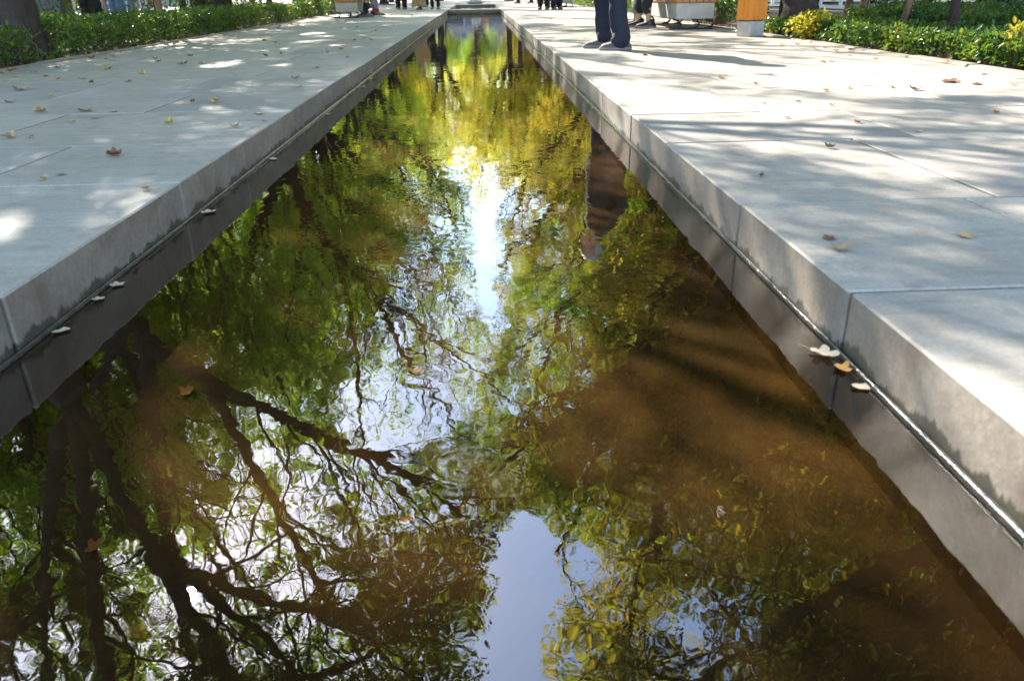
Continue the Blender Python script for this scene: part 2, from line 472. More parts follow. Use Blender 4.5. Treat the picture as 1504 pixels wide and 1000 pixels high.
    def mesh(s, name, smooth=False):
        F = []
        if s.q: F.append(np.vstack(s.q))
        if s.t: F.append(np.vstack(s.t))
        return np_mesh(name, np.vstack(s.v), F, smooth)
    def build(s, name, mat, parent=None, smooth=False):
        return link(name, s.mesh(name, smooth), mat, parent)
def remesh(mb, voxel, it=4):
    """melt the overlapping shells of one part into one continuous skin"""
    me = mb.mesh('tmp')
    o = bpy.data.objects.new('tmp', me); COL.objects.link(o)
    md = o.modifiers.new('r', 'REMESH'); md.mode = 'VOXEL'; md.voxel_size = voxel; md.use_smooth_shade = True
    ms = o.modifiers.new('s', 'SMOOTH'); ms.factor = 0.5; ms.iterations = it
    dg = bpy.context.evaluated_depsgraph_get()
    res = bpy.data.meshes.new_from_object(o.evaluated_get(dg))
    bpy.data.objects.remove(o); bpy.data.meshes.remove(me)
    res.polygons.foreach_set('use_smooth', np.ones(len(res.polygons), bool))
    return res
def thing(name, label, cat, loc=(0, 0, 0), rz=0.0, group=None):
    o = bpy.data.objects.new(name, None); COL.objects.link(o)
    o.empty_display_size = 0.1
    o.location = loc; o.rotation_euler = (0, 0, rz)
    return tag(o, label, cat, group)
def tag(o, label, cat, group=None, kind=None):
    o['label'] = label; o['category'] = cat
    if group: o['group'] = group
    if kind: o['kind'] = kind
    return o
def structure(o):
    o['kind'] = 'structure'
    return o
def copy_tree(o, parent=None):
    c = o.copy(); COL.objects.link(c)
    if parent is not None:
        c.parent = parent
    for ch in list(o.children):
        copy_tree(ch, c)
    return c

# ------------------------------------------------------------------ setting: ground, pavements, pool
XL, XR = -0.90, 0.645          # inner faces of the two kerbs
PL, PR = -3.66, 3.12           # outer edges of the pavements
WZ = -0.12                     # water level
Y0, Y1, Y2, Y3 = -4.0, 24.9, 26.0, 34.0
b = MB()
def sheet(mb, x0, x1, y0, y1, z):
    mb.add([(x0, y0, z), (x1, y0, z), (x1, y1, z), (x0, y1, z)], [(0, 1, 2, 3)])
# the ground is one sheet with the pool trench left open
for x0, x1, y0, y1 in ((-400, XL - 0.2, -400, 400), (XR + 0.2, 400, -400, 400), (XL - 0.2, XR + 0.2, -400, Y0), (XL - 0.2, XR + 0.2, Y3, 400)):
    sheet(b, x0, x1, y0, y1, -0.05)
structure(b.build('ground', 'soil'))
b = MB()
sheet(b, -60, -9.5, -10, 110, -0.03); sheet(b, 8.4, 9.6, -10, 110, -0.03); sheet(b, 15.8, 40, -10, 110, -0.03); sheet(b, -9.5, 8.4, 42, 110, -0.03)
structure(b.build('plaza', 'plaza_ground'))
b = MB(); sheet(b, 9.6, 15.8, -10, 110, -0.03)
structure(b.build('road', 'asphalt'))

rng = random.Random(5)
# joints across the pavements, read off the kerb stones
RJ = [-4.0, -3.3, -2.4, -1.7, -0.85, -0.15, 0.6, 1.28, 1.91, 2.77, 3.45, 4.3, 4.95]
LJ = [-4.0, -3.1, -2.2, -1.3, -0.4, 0.5, 1.39, 2.33, 3.0, 3.89, 4.57, 5.48, 6.15]
for J in (RJ, LJ):
    k = 0
    while J[-1] < 41.5:
        J.append(J[-1] + (0.88 if k % 2 == 0 else 0.67)); k += 1
GAP = 0.0035
def paving(name, J, xin, xout, firsts):
    pb, kb = MB(), MB()
    sg = 1 if xout > xin else -1
    for i in range(len(J) - 1):
        y0, y1 = J[i] + GAP, J[i + 1] - GAP
        dz = rng.uniform(-0.0012, 0.0012)
        if y1 < Y1 + 0.6 or True:
            w = firsts[i % len(firsts)]
        x = xin + sg * w
        # kerb stone: deep block whose inner face stands in the water
        xa, xb = sorted((xin, x - sg * GAP))
        jx = rng.uniform(-.0022, .0022)
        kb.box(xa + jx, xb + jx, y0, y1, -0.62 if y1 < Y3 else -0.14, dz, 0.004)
        while (xout - x) * sg > 0.12:
            w2 = rng.choice((0.62, 0.8, 0.95, 1.1, 1.3))
            nx = x + sg * w2
            if (xout - nx) * sg < 0.35: nx = xout
            xa, xb = sorted((x + sg * GAP, nx - sg * GAP))
            if rng.random() < 0.22 and abs(nx - x) > 0.7:
                ym = (y0 + y1) / 2
                pb.box(xa, xb, y0, ym - GAP, -0.06, rng.uniform(-.0012, .0012), 0.002)
                pb.box(xa, xb, ym + GAP, y1, -0.06, rng.uniform(-.0012, .0012), 0.002)
            else:
                pb.box(xa, xb, y0, y1, -0.06, rng.uniform(-.0012, .0012), 0.002)
            x = nx
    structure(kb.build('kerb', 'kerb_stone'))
    structure(pb.build(name, 'paving_stone'))
    mb = MB(); xa, xb = sorted((xin + sg * 0.4, xout))
    mb.box(xa, xb, Y0, 42.0, -0.055, -0.007)
    xa, xb = sorted((xin + sg * 0.012, xin + sg * 0.399))
    mb.box(xa, xb, Y0, 42.0, -0.6, -0.009)
    structure(mb.build('pavement_bed', 'mortar'))
paving('pavement', RJ, XR, PR, [0.9, 0.57, 0.66, 0.9, 0.57, 0.75])
paving('pavement', LJ, XL, PL, [1.05, 0.7, 0.86, 0.62])
# cross kerbs between the pool and the far basin, and at both ends
b = MB()
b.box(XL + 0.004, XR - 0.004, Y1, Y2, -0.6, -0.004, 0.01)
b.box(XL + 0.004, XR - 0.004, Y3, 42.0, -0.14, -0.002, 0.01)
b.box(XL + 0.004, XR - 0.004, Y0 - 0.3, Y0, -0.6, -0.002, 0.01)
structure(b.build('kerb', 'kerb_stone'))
b = MB(); sheet(b, XL - 0.01, XR + 0.01, Y0, Y3, -0.27)
structure(b.build('pool_floor', 'pool_bed'))
b = MB(); sheet(b, XL - 0.004, XR + 0.004, Y0, Y1 + 0.004, WZ)
structure(b.build('water', 'pool_water'))
b = MB(); sheet(b, XL - 0.004, XR + 0.004, Y2 - 0.004, Y3 + 0.004, -0.07)
structure(b.build('water', 'basin_water'))
# the dark wet bead of stone along the waterline
for x, sg in ((XL, 1), (XR, -1)):
    b = MB()
    ys = np.arange(Y0, Y1, 0.12)
    rr = 0.0075 + 0.0018 * np.sin(ys * 3.1) * np.sin(ys * 1.3 + 1)
    b.tube(np.stack([np.full_like(ys, x + sg * 0.003), ys, np.full_like(ys, WZ + 0.003)], 1), rr, 8, True)
    structure(b.build('waterline_ledge', 'wet_trim', None, True))
# low brown edging along the planted strips
rng2 = random.Random(8)
for x, sg in ((PL, -1), (PR, 1)):
    b = MB(); y = -2.0
    while y < 41:
        L = rng2.uniform(0.7, 1.1)
        xa, xb = sorted((x + sg * 0.008, x + sg * 0.11))
        b.box(xa, xb, y, y + L - 0.012, -0.2, 0.012 + rng2.uniform(-.004, .004), 0.012)
        y += L
    structure(b.build('edging', 'edging_stone'))

# ------------------------------------------------------------------ leaves
def leaf_mesh(name, P, size, rs, up=0.35, width=0.62, droop=0.25):
    """one folded six-point leaf at every point of P"""
    n = len(P)
    d = rs.normal(size=(n, 3)); d[:, 2] -= droop
    d /= np.linalg.norm(d, axis=1, keepdims=True)
    nn = rs.normal(size=(n, 3)); nn[:, 2] += up * 2
    s = np.cross(d, nn); s /= np.linalg.norm(s, axis=1, keepdims=True) + 1e-9
    u = np.cross(s, d)
    L = (size * rs.uniform(0.6, 1.25, n))[:, None]
    w = L * width * 0.5
    fold = L * rs.uniform(0.02, 0.12, n)[:, None]
    V = np.stack([P, P + d * L * .30 + s * w * .85 + u * fold, P + d * L * .68 + s * w * .8 + u * fold, P + d * L - u * fold * .5,
                  P + d * L * .68 - s * w * .8 + u * fold, P + d * L * .30 - s * w * .85 + u * fold], 1).reshape(-1, 3)
    k = (np.arange(n) * 6)[:, None]
    Q = np.concatenate([k + np.array([[0, 1, 2, 3]]), k + np.array([[0, 3, 4, 5]])])
    return np_mesh(name, V, Q, False)

# ------------------------------------------------------------------ trees
def unit(v): return v / (np.linalg.norm(v) + 1e-9)
TOTAL = []
class Tree:
    def __init__(s, seed, leaf=0.085, dens=1.0):
        s.rs = np.random.RandomState(seed); s.mb = MB(); s.lp = []; s.dens = dens; s.leaf = leaf; s.avoid = True
    def poly(s, pts, r0, r1, n=8, flare=False):
        """smooth polyline through pts with wobble"""
        P = np.array(pts, float)
        t = np.linspace(0, len(P) - 1, max(4, (len(P) - 1) * 5 + 1))
        Q = np.zeros((len(t), 3))
        for a, tt in enumerate(t):
            i = min(int(tt), len(P) - 2); f = tt - i
            p0, p1, p2, p3 = P[max(i - 1, 0)], P[i], P[i + 1], P[min(i + 2, len(P) - 1)]
            Q[a] = .5 * ((2 * p1) + (-p0 + p2) * f + (2 * p0 - 5 * p1 + 4 * p2 - p3) * f * f + (-p0 + 3 * p1 - 3 * p2 + p3) * f ** 3)
        Q[1:] += s.rs.normal(size=(len(Q) - 1, 3)) * (.05 if flare else .25) * np.linspace(r0, r1, len(Q))[1:, None]
        rad = np.linspace(r0, r1, len(Q)) * (1 + s.rs.uniform(-.06, .06, len(Q)))
        if flare:
            hgt = np.linalg.norm(Q - Q[0], axis=1) - .1
            rad = rad * (1 + .55 * np.exp(-np.maximum(hgt, 0) / .16))
        if s.avoid and not flare:
            g_ = np.nonzero(gap(Q))[0]
            if len(g_) and g_[0] > 3:
                Q, rad = Q[:g_[0]], rad[:g_[0]].copy()
                rad[-2:] *= .6
        s.mb.tube(Q, rad, n, True)
        return Q, rad
    def trunk(s, pts, r0, r1):
        P = [np.array(p, float) for p in pts]
        q = [P[0]] + [P[0] * (1 - f) + P[1] * f for f in (.12, .3, .55)] + P[1:]
        s.poly(q, r0, r1, 14, True)
    def branch(s, p, d, L, r, lvl):
        n = 5 if lvl < 2 else 4
        P = [np.array(p, float)]; d = unit(np.array(d, float))
        for i in range(n - 1):
            d = unit(d + s.rs.normal(size=3) * .22 + np.array([0, 0, .06 if lvl < 2 else -.05]))
            P.append(P[-1] + d * L / (n - 1))
        P = np.array(P)
        if s.avoid and lvl >= 1 and gap(P).any():
            return
        s.mb.tube(P, np.linspace(r, r * (.45 if lvl < 2 else .35), n), (6, 5, 3, 3)[min(lvl, 3)], False)
        if lvl >= 2:
            k = max(3, int(L * 52 * s.dens))
            t = s.rs.uniform(.15, 1.05, k) * (n - 1); i = np.clip(t.astype(int), 0, n - 2); f = (t - i)[:, None]
            s.lp.append(P[i] * (1 - f) + P[i + 1] * f + s.rs.normal(size=(k, 3)) * .075)
            return
        s.sprout(P, np.linspace(r, r * .45, n), L, lvl)
    def sprout(s, P, rad, L, lvl, t0=.2, num=None, spread=1.0):
        num = num if num is not None else max(3, int(L * (5.2 if lvl == 0 else 6.5)))
        for q in range(num):
            t = (t0 + (1 - t0) * (q + s.rs.uniform(.2, .9)) / num) * (len(P) - 1)
            i = min(int(t), len(P) - 2); f = t - i
            p = P[i] * (1 - f) + P[i + 1] * f; ax = unit(P[i + 1] - P[i])
            rv = s.rs.normal(size=3); rv = unit(rv - ax * rv.dot(ax))
            an = R(s.rs.uniform(32, 68))
            d = ax * math.cos(an) + rv * math.sin(an) + np.array([0, 0, .12])
            ln = (s.rs.uniform(1.3, 2.3) if lvl == 0 else s.rs.uniform(.5, .95)) * spread * (1 - .3 * t / len(P))
            s.branch(p, d, ln, min(rad[i] * .42, .024 if lvl == 0 else .008), lvl + 1)
    def limb(s, pts, r0, r1, t0=.25, dens=1.0, spread=1.0):
        Q, rad = s.poly(pts, r0, r1, 8)
        L = np.linalg.norm(np.diff(Q, axis=0), axis=1).sum()
        s.sprout(Q, rad, L, 0, t0, max(3, int(L * 3.4 * dens)), spread)
        s.branch(Q[-1], Q[-1] - Q[-2], 1.2, r1, 1)
    def free(s, top, r, H, spread, k=5, lean=(0, 0)):
        """limbs fanning from the fork to fill a crown of height H and half-width spread"""
        a0 = s.rs.uniform(0, 2 * PI)
        for i in range(k):
            a = a0 + 2 * PI * i / k + s.rs.uniform(-.3, .3)
            rr = spread * s.rs.uniform(.5, .85); hh = H * s.rs.uniform(.6, 1.0)
            e = np.array(top) + [math.cos(a) * rr + lean[0], math.sin(a) * rr + lean[1], hh]
            mid = np.array(top) + [math.cos(a) * rr * .55 + lean[0] * .5, math.sin(a) * rr * .55 + lean[1] * .5, hh * .45]
            s.limb([top, mid, e], r * .6, r * .16, .18)
        s.limb([top, np.array(top) + [lean[0] * .5, lean[1] * .5, H * .55], np.array(top) + [lean[0], lean[1], H * 1.02]], r * .6, r * .12, .2)
    def build(s, label, leaf_mat, bark, keep=None, name='tree', group=None, cat='tree'):
        t = thing(name, label, cat, (0, 0, 0), 0, group)
        P = np.vstack(s.lp) if s.lp else np.zeros((0, 3))
        if keep is not None and len(P):
            P = P[keep(P, s.rs)]
        s.mb.build('trunk', bark, t, True); TOTAL.append(len(P))
        if len(P):
            link('crown', leaf_mesh('crown', P, s.leaf, s.rs), leaf_mat, t)
        return t, len(P)

# Canopy shaped for its light: leaves between the sun and chosen spots are dropped.
_g = np.random.RandomState(3)
_grid = _g.rand(64, 64)
def vnoise(x, y, f):
    x, y = x * f, y * f
    i, j = np.floor(x).astype(int), np.floor(y).astype(int); u, v = x - i, y - j
    u, v = u * u * (3 - 2 * u), v * v * (3 - 2 * v)
    G = lambda a, c: _grid[a % 64, c % 64]
    return (G(i, j) * (1 - u) + G(i + 1, j) * u) * (1 - v) + (G(i, j + 1) * (1 - u) + G(i + 1, j + 1) * u) * v
def sunfoot(P):
    k = P[:, 2] / SV.z
    return P[:, 0] - SV.x * k, P[:, 1] - SV.y * k
def sun_mask(x, y):
    """chosen share of sun for a spot of paving or pool floor"""
    nz = .45 * vnoise(x + .25 * y, y * .7, 1.7) + .55 * vnoise(x + 9, y * .8 + 4, 3.6)
    right = ((x > XR - .1) & (x < 3.6))
    L = np.full_like(x, .22)
    L = np.where(right & (y > 3.0), .62, L)
    L = np.where(right & (y > .8) & (y <= 3.0), .42, L)
    L = np.where((x > XR - .12) & (x < XR + .16) & (y > .8) & (y < 4), .60, L)
    L = np.where((x < XL) & (x > -3.9), .28, L)
    L = np.where(((y < 1.0) & (x < XR - .12)) | ((x > XL) & (x < XR + .1) & (y < 1.2)), .12, L)
    L = np.where((x > XL) & (x < XR) & (y > 1.2) & (y < 6.0), .46, L)
    L = np.where((x > .1) & (x < XR) & (y > 2.1) & (y < 6), .26, L)
    L = np.where((x > -.5) & (x < XR + .2) & (y > 1.15) & (y < 1.95), .85, L)
    L = np.where((x > .32) & (x < XR + .2) & (y > .3) & (y < 2.0), .50, L)
    L = np.where((x > XL - .2) & (x < -.42) & (y > .5) & (y < 2.6), .16, L)
    L = np.where((y > 20) , .6, L)
    return np.clip((L - nz) * 7 + .5, 0, 1)
def mirror_dir(P):
    """elevation and azimuth (degrees) at which a point stands mirrored in the pool, seen from its near end"""
    z = P[:, 2] - WZ + (.5 - WZ); h = np.hypot(P[:, 0], P[:, 1])
    return np.degrees(np.arctan2(z, h)), np.degrees(np.arctan2(P[:, 0], P[:, 1]))
def gap(P, el=None, az=None):
    """the canopy does not quite close above the pool, and the sun peeks through it once"""
    if el is None: el, az = mirror_dir(P)
    wob = vnoise(el, az, .5) * 2.4 - 1.2
    c = np.interp(el, [36, 38, 41, 44, 48], [2.4, 2.8, 3.2, 2.2, 1.5]) + wob * .5
    w = np.interp(el, [36.4, 37.5, 39.5, 42, 46, 50], [0, 1.7, 3.2, 3.1, 2.6, 2.6]) + wob * .4
    a = (el > 36.4) & (el < 55) & (np.abs(az - c) < w)
    w2 = np.interp(el, [10, 13, 17, 21, 23], [.0, .1, .5, .5, .0]) + wob * .35
    a |= (el > 9.5) & (el < 23) & (np.abs(az + .2 - wob * .3) < w2)
    a |= np.hypot(el - np.degrees(SUN_EL), (az - np.degrees(SUN_AZ)) * .79) < .5
    return a
def keep_near(P, rs):
    n = len(P)
    k = np.ones(n, bool)
    x, y = sunfoot(P)
    k &= rs.rand(n) > sun_mask(x, y) * .97
    el, az = mirror_dir(P)
    k &= ~gap(P, el, az)
    wob = vnoise(el, az, .5) * 2.4 - 1.2
    # bare twigs and thin spray on the sunward side
    thin = (az > -24) & (az < -3) & (el > 26) & (el < 36)
    k &= ~(thin & (rs.rand(n) < .68) & (vnoise(el + 3, az, .8) < .43))
    thin = (az > -42) & (az < -13) & (el > 30) & (el < 44)
    k &= ~(thin & (rs.rand(n) < .80) & (vnoise(el + 13, az, 1.2) < .47))
    # a clear view of the slanting limb of the twin trunk from the pool
    la = np.interp(el, [12.0, 15.1, 18.3, 20.6, 23.6, 26.1], [-14.9, -13.3, -10.8, -8.4, -6.7, -5.3])
    k &= ~((el > 10) & (el < 26) & (np.abs(az - la) < 1.0 - .02 * el) & (P[:, 1] < 14.2) & (rs.rand(n) < .9))
    sd = np.hypot(el - np.degrees(SUN_EL), (az - np.degrees(SUN_AZ)) * .79)
    k &= ~(sd < .5 + wob * .2) & ~((sd < 2.6) & (rs.rand(n) < .7))  # leaves thinned round the sun so its glint shows in the pool
    return k

# left row -----------------------------------------------------------
A = Tree(11, .060, 1.75)
A.trunk([(-4.24, 7.95, -.1), (-4.22, 7.95, 1.0), (-4.02, 8.05, 2.35)], .185, .15)
A.limb([(-4.02, 8.05, 2.35), (-3.84, 8.05, 2.75), (-3.86, 7.8, 3.9), (-3.7, 7.2, 5.6), (-3.4, 6.6, 7.4)], .12, .03, .35)
A.limb([(-4.02, 8.05, 2.35), (-3.25, 8.0, 3.2), (-2.2, 7.85, 3.8), (-1.35, 7.6, 4.05), (-.25, 7.3, 4.7)], .10, .02, .35, .85)
A.limb([(-3.25, 8.0, 3.2), (-2.7, 7.6, 4.1), (-2.0, 6.9, 5.2), (-1.3, 6.2, 6.4)], .07, .02, .3)
A.limb([(-4.02, 8.05, 2.35), (-4.8, 8.6, 3.8), (-5.3, 8.4, 5.6), (-5.6, 8.3, 7.6)], .10, .03, .3)
A.limb([(-4.02, 8.05, 2.35), (-4.7, 9.4, 3.8), (-5.0, 10.6, 5.4), (-5.2, 11.4, 7.0)], .10, .03, .3)
A.limb([(-4.8, 8.6, 3.8), (-4.2, 8.9, 5.4), (-3.6, 9.2, 7.4)], .07, .03, .15)
A.limb([(-3.86, 7.8, 3.9), (-3.2, 6.4, 5.2), (-2.2, 5.4, 6.2), (-1.2, 4.8, 6.6)], .06, .02, .3)
A.limb([(-2.2, 7.85, 3.8), (-1.3, 8.3, 4.6), (-.5, 8.8, 5.4), (.2, 9.2, 6.0)], .06, .02, .2)
A.limb([(-2.0, 6.9, 5.2), (-1.3, 7.6, 6.0), (-.6, 8.2, 6.8)], .045, .02, .2)
nA = A.build('big dark leaning trunk standing in the left hedge, widest tree of the left row', 'green_leaf', 'dark_bark', keep_near)[1]

B = Tree(12, .078, 1.15)
B.trunk([(-4.9, 16.0, -.1), (-4.55, 15.8, 1.0), (-3.75, 15.2, 2.2)], .21, .15)
B.limb([(-3.75, 15.2, 2.2), (-3.45, 15.0, 3.05), (-2.9, 14.9, 4.0), (-2.25, 14.7, 4.8), (-1.8, 14.5, 5.8), (-1.4, 14.3, 6.6)], .14, .03, .3)
B.limb([(-3.75, 15.2, 2.2), (-4.6, 15.0, 3.8), (-5.2, 14.6, 6.0), (-5.4, 14.4, 8.0)], .12, .03, .2)
B.limb([(-2.9, 14.9, 4.0), (-2.6, 13.8, 5.2), (-2.5, 12.9, 6.8)], .08, .025, .2)
B.limb([(-2.25, 14.7, 4.8), (-1.5, 14.6, 5.3), (-.7, 14.3, 5.9), (.1, 14.0, 6.6)], .07, .02, .2)
B.limb([(-2.9, 14.9, 4.0), (-1.9, 15.6, 4.2), (-1.0, 16.2, 4.6)], .07, .02, .2)
B.limb([(-1.8, 14.5, 5.8), (-1.2, 14.8, 7.0), (-.8, 15.0, 8.2)], .05, .02, .1)
B.limb([(-2.9, 14.9, 4.0), (-2.0, 14.2, 4.3), (-1.2, 13.6, 4.5)], .05, .015, .15)
B.limb([(-3.45, 15, 3.05), (-3.6, 13.9, 4.2), (-3.8, 12.7, 5.6)], .08, .025, .2)
B.build('twin dark trunk with ivy between the two left hedges', 'green_leaf', 'dark_bark', keep_near)
# second stem of the twin trunk and its ivy are parts of that tree
twin = COL.objects[-1] if False else [o for o in COL.objects if o.get('label', '').startswith('twin dark')][0]
b = MB(); b.tube([(-5.25, 16.2, -.1), (-5.2, 16.2, .8), (-5.3, 16.3, 2.2), (-5.5, 16.4, 4.0)], [.19, .15, .13, .08], 10)
b.build('stem', 'dark_bark', twin, True)
rs = np.random.RandomState(77)
a_ = rs.uniform(0, 2 * PI, 900); z_ = rs.uniform(0, 2.2, 900)
link('ivy', leaf_mesh('ivy', np.stack([-5.08 + .17 * np.cos(a_), 15.93 + .12 * np.sin(a_), z_], 1), .06, rs), 'hedge_leaf', twin)

C = Tree(13, .056, 2.0)
C.trunk([(-3.95, 5.2, -.1), (-3.8, 5.6, 1.2), (-3.55, 6.0, 2.3)], .19, .16)
C.limb([(-3.55, 6.0, 2.3), (-3.9, 6.0, 3.2), (-4.4, 6.0, 4.7), (-4.7, 5.8, 6.6)], .10, .03, .3)
C.limb([(-3.55, 6.0, 2.3), (-3.0, 5.6, 3.7), (-2.2, 5.0, 4.8), (-1.3, 4.5, 5.4), (-.4, 4.1, 5.6)], .08, .02, .3)
C.limb([(-3.55, 6.0, 2.3), (-3.4, 5.2, 4.0), (-3.0, 4.4, 5.6), (-2.5, 3.8, 7.0)], .08, .03, .25)
C.limb([(-3.0, 5.6, 3.7), (-2.4, 6.0, 5.0), (-1.9, 6.2, 6.4)], .07, .02, .2)
C.limb([(-3.0, 5.6, 3.7), (-2.3, 5.8, 4.4), (-1.5, 6.0, 4.9), (-.6, 6.2, 5.2)], .06, .02, .2, 1.3)
C.limb([(-2.2, 5.0, 4.8), (-1.6, 5.7, 5.2), (-1.0, 6.5, 5.6)], .05, .02, .1, 1.3)
C.limb([(-1.5, 6.0, 4.9), (-1.0, 5.4, 4.9), (-.3, 5.0, 4.9)], .03, .012, .1, 1.3)
C.build('tree with a bare dark trunk mirrored near the left end of the pool', 'olive_leaf', 'dark_bark', keep_near)

def straight_tree(seed, x, y, h0, H, spread, r, label, lm, bark, dens=1.0, k=5, lean=(0, 0), tl=(0, 0), leaf=.075, keep=keep_near, group=None, limbs=()):
    t = Tree(seed, leaf, dens * 1.25)
    top = (x + tl[0], y + tl[1], h0)
    t.trunk([(x, y, -.1), (x + tl[0] * .35, y + tl[1] * .35, h0 * .5), top], r, r * .75)
    t.free(top, r, H - h0, spread, k, lean)
    for q, l in enumerate(limbs):
        t.limb(l, r * (.6 if q == 0 or l[0] == top else .38), .02, .25)
    return t.build(label, lm, bark, keep, group=group)[0]
# right row
straight_tree(21, 3.75, 9.6, 2.2, 8.8, 3.0, .20, 'thick dark trunk behind the orange wooden bin', 'golden_leaf', 'dark_bark', 1.15, 5, (-.9, -.3), (-.5, .2), limbs=[[(3.25, 9.8, 2.2), (2.2, 10.0, 3.9), (1.2, 10.2, 5.0), (.3, 10.2, 5.8), (-.5, 9.9, 6.4)], [(2.2, 10.0, 3.9), (1.5, 9.4, 5.3), (.9, 8.8, 6.6), (.7, 8.4, 7.6)], [(2.2, 10, 3.9), (1.6, 10.9, 5.2), (1.0, 11.8, 6.4)], [(3.25, 9.8, 2.2), (2.45, 9.9, 2.9), (2.1, 9.9, 4.0), (2.0, 9.7, 5.2)]])
straight_tree(22, 4.1, 4.3, 2.4, 8.6, 3.1, .19, 'tree whose dark crown hangs over the right pavement close to the viewer', 'olive_leaf', 'dark_bark', 1.6, 6, (-1.0, .4), (-.2, 0), leaf=.058)
straight_tree(23, 4.3, 15.8, 2.3, 8.5, 2.9, .17, 'green tree behind the right bench and its sitters', 'green_leaf', 'dark_bark', 1.1, 5, (-.8, 0), limbs=[[(4.3, 15.8, 2.3), (2.9, 15.8, 4.2), (1.6, 15.6, 5.6), (.6, 15.4, 6.4)], [(2.9, 15.8, 4.2), (1.8, 16.6, 4.8), (.9, 17.2, 5.3)], [(1.6, 15.6, 5.6), (1.0, 14.8, 7.0), (.7, 14.4, 8.2)]])
straight_tree(24, 4.4, -1.2, 2.6, 8.5, 3.0, .18, 'unseen tree added to shade the near right pavement, behind the viewer', 'green_leaf', 'dark_bark', .9, 5, (-.6, 0))  # out of view, added for the shade of its crown
straight_tree(25, -4.6, .3, 2.6, 8.5, 3.0, .18, 'unseen tree added to shade the near left pavement, behind the viewer', 'green_leaf', 'dark_bark', .9, 5, (.5, 0))  # out of view too, added to keep the near ground shaded
straight_tree(26, -4.6, 12.4, 2.4, 8.6, 2.9, .055, 'slim brown trunk in the first left hedge', 'green_leaf', 'brown_bark', 1.0, 6, (.0, 0))
straight_tree(27, -5.16, 12.9, 2.2, 6.5, 1.6, .035, 'thin grey sapling in front of the child in pink', 'green_leaf', 'grey_bark', .5, 4)
straight_tree(28, -5.0, 11.6, 2.2, 6.0, 1.4, .022, 'very thin pale sapling before the black trousered legs', 'green_leaf', 'grey_bark', .4, 4)
straight_tree(29, 3.97, 6.9, 1.9, 6.0, 1.5, .042, 'slim leaning trunk at the right rear hedge', 'golden_leaf', 'dark_bark', .6, 4, (0, 0), (-.12, 0))
straight_tree(30, 4.18, 8.2, 1.9, 6.5, 1.5, .034, 'slimmer brown trunk leaning right among the hedge plants', 'green_leaf', 'brown_bark', .5, 4, (0, 0), (.35, 0))
straight_tree(31, 5.49, 9.0, 2.2, 8.0, 2.4, .10, 'dark trunk at the far right of the rear hedge', 'green_leaf', 'dark_bark', .9, 5)
straight_tree(32, 3.60, 9.95, 2.0, 6.5, 1.4, .03, 'thin dark stem just left of the thick trunk by the bin', 'golden_leaf', 'dark_bark', .5, 4)
straight_tree(33, 6.1, 13.2, 2.2, 7.5, 2.0, .075, 'brown trunk standing behind the right hedge, second from the thick trunk', 'golden_leaf', 'brown_bark', .8, 4)
straight_tree(34, 6.65, 15.0, 2.2, 7.5, 2.0, .065, 'slim brown trunk standing nearest behind the right hedge', 'green_leaf', 'brown_bark', .8, 4)

straight_tree(35, -4.99, 19.0, 2.3, 8.6, 3.2, .07, 'slim tan trunk rising behind the second left hedge', 'green_leaf', 'brown_bark', 1.0, 6, (.5, 0), limbs=[[(-4.99, 19.0, 2.3), (-3.4, 18.8, 3.9), (-2.0, 18.6, 4.9), (-.9, 18.4, 5.8)], [(-3.4, 18.8, 3.9), (-2.2, 18.2, 4.2), (-1.2, 17.8, 4.6)], [(-2.0, 18.6, 4.9), (-1.5, 18.2, 6.4), (-1.0, 18.0, 7.8)], [(-3.4, 18.8, 3.9), (-2.6, 18.4, 5.8), (-2.0, 18.2, 7.6)]])
straight_tree(36, -4.35, 17.2, 2.2, 6.5, 1.3, .03, 'thin dark sapling in the second left hedge', 'green_leaf', 'grey_bark', .6, 4)
straight_tree(37, -6.4, 9.6, 2.4, 8.8, 2.8, .15, 'dark tree behind the nearest left hedge, half hidden by the big trunk', 'green_leaf', 'dark_bark', 1.0, 6)
straight_tree(38, 3.86, 13.4, 2.2, 8.0, 2.2, .075, 'brown trunk just right of the bench, behind its hedge', 'golden_leaf', 'brown_bark', .9, 5)
straight_tree(51, -4.7, 22.6, 2.4, 9.0, 3.2, .17, 'green tree of the left row just beyond the left bench', 'green_leaf', 'dark_bark', .9, 5, (.6, 0), limbs=[[(-4.7, 22.6, 2.4), (-3.2, 22.6, 4.0), (-1.9, 22.4, 5.2), (-.9, 22.2, 6.2), (-.2, 22, 7.0)], [(-3.2, 22.6, 4.0), (-2.0, 22.0, 4.4), (-1.1, 21.6, 4.9), (-.4, 21.2, 5.3)], [(-1.9, 22.4, 5.2), (-1.3, 22.0, 6.8), (-.9, 21.6, 8.2)]])
straight_tree(52, 4.4, 22.2, 2.4, 9.0, 3.2, .17, 'golden tree of the right row beside the far concrete bench', 'golden_leaf', 'dark_bark', .9, 5, (-.6, 0), limbs=[[(4.4, 22.2, 2.4), (2.9, 22.2, 4.0), (1.7, 22.0, 5.2), (.8, 21.8, 6.2), (.2, 21.6, 7.0)], [(2.9, 22.2, 4.0), (1.9, 21.8, 4.4), (1.0, 21.4, 4.8), (.3, 21.2, 5.2)], [(1.7, 22.0, 5.2), (1.1, 21.8, 6.8), (.8, 21.6, 8.2)]])
straight_tree(53, -4.7, 29.4, 2.4, 9.2, 3.3, .17, 'green tree of the left row level with the far walkers', 'green_leaf', 'dark_bark', .8, 5, (.6, 0), limbs=[[(-4.7, 29.4, 2.4), (-3.2, 29.4, 4.2), (-1.8, 29.2, 5.6), (-.7, 29, 6.6), (0, 29, 7.2)], [(-3.2, 29.4, 4.2), (-2.0, 29, 4.8), (-.9, 28.7, 5.5)], [(-1.8, 29.2, 5.6), (-1.2, 29, 7.4), (-.8, 28.8, 9.0)]])
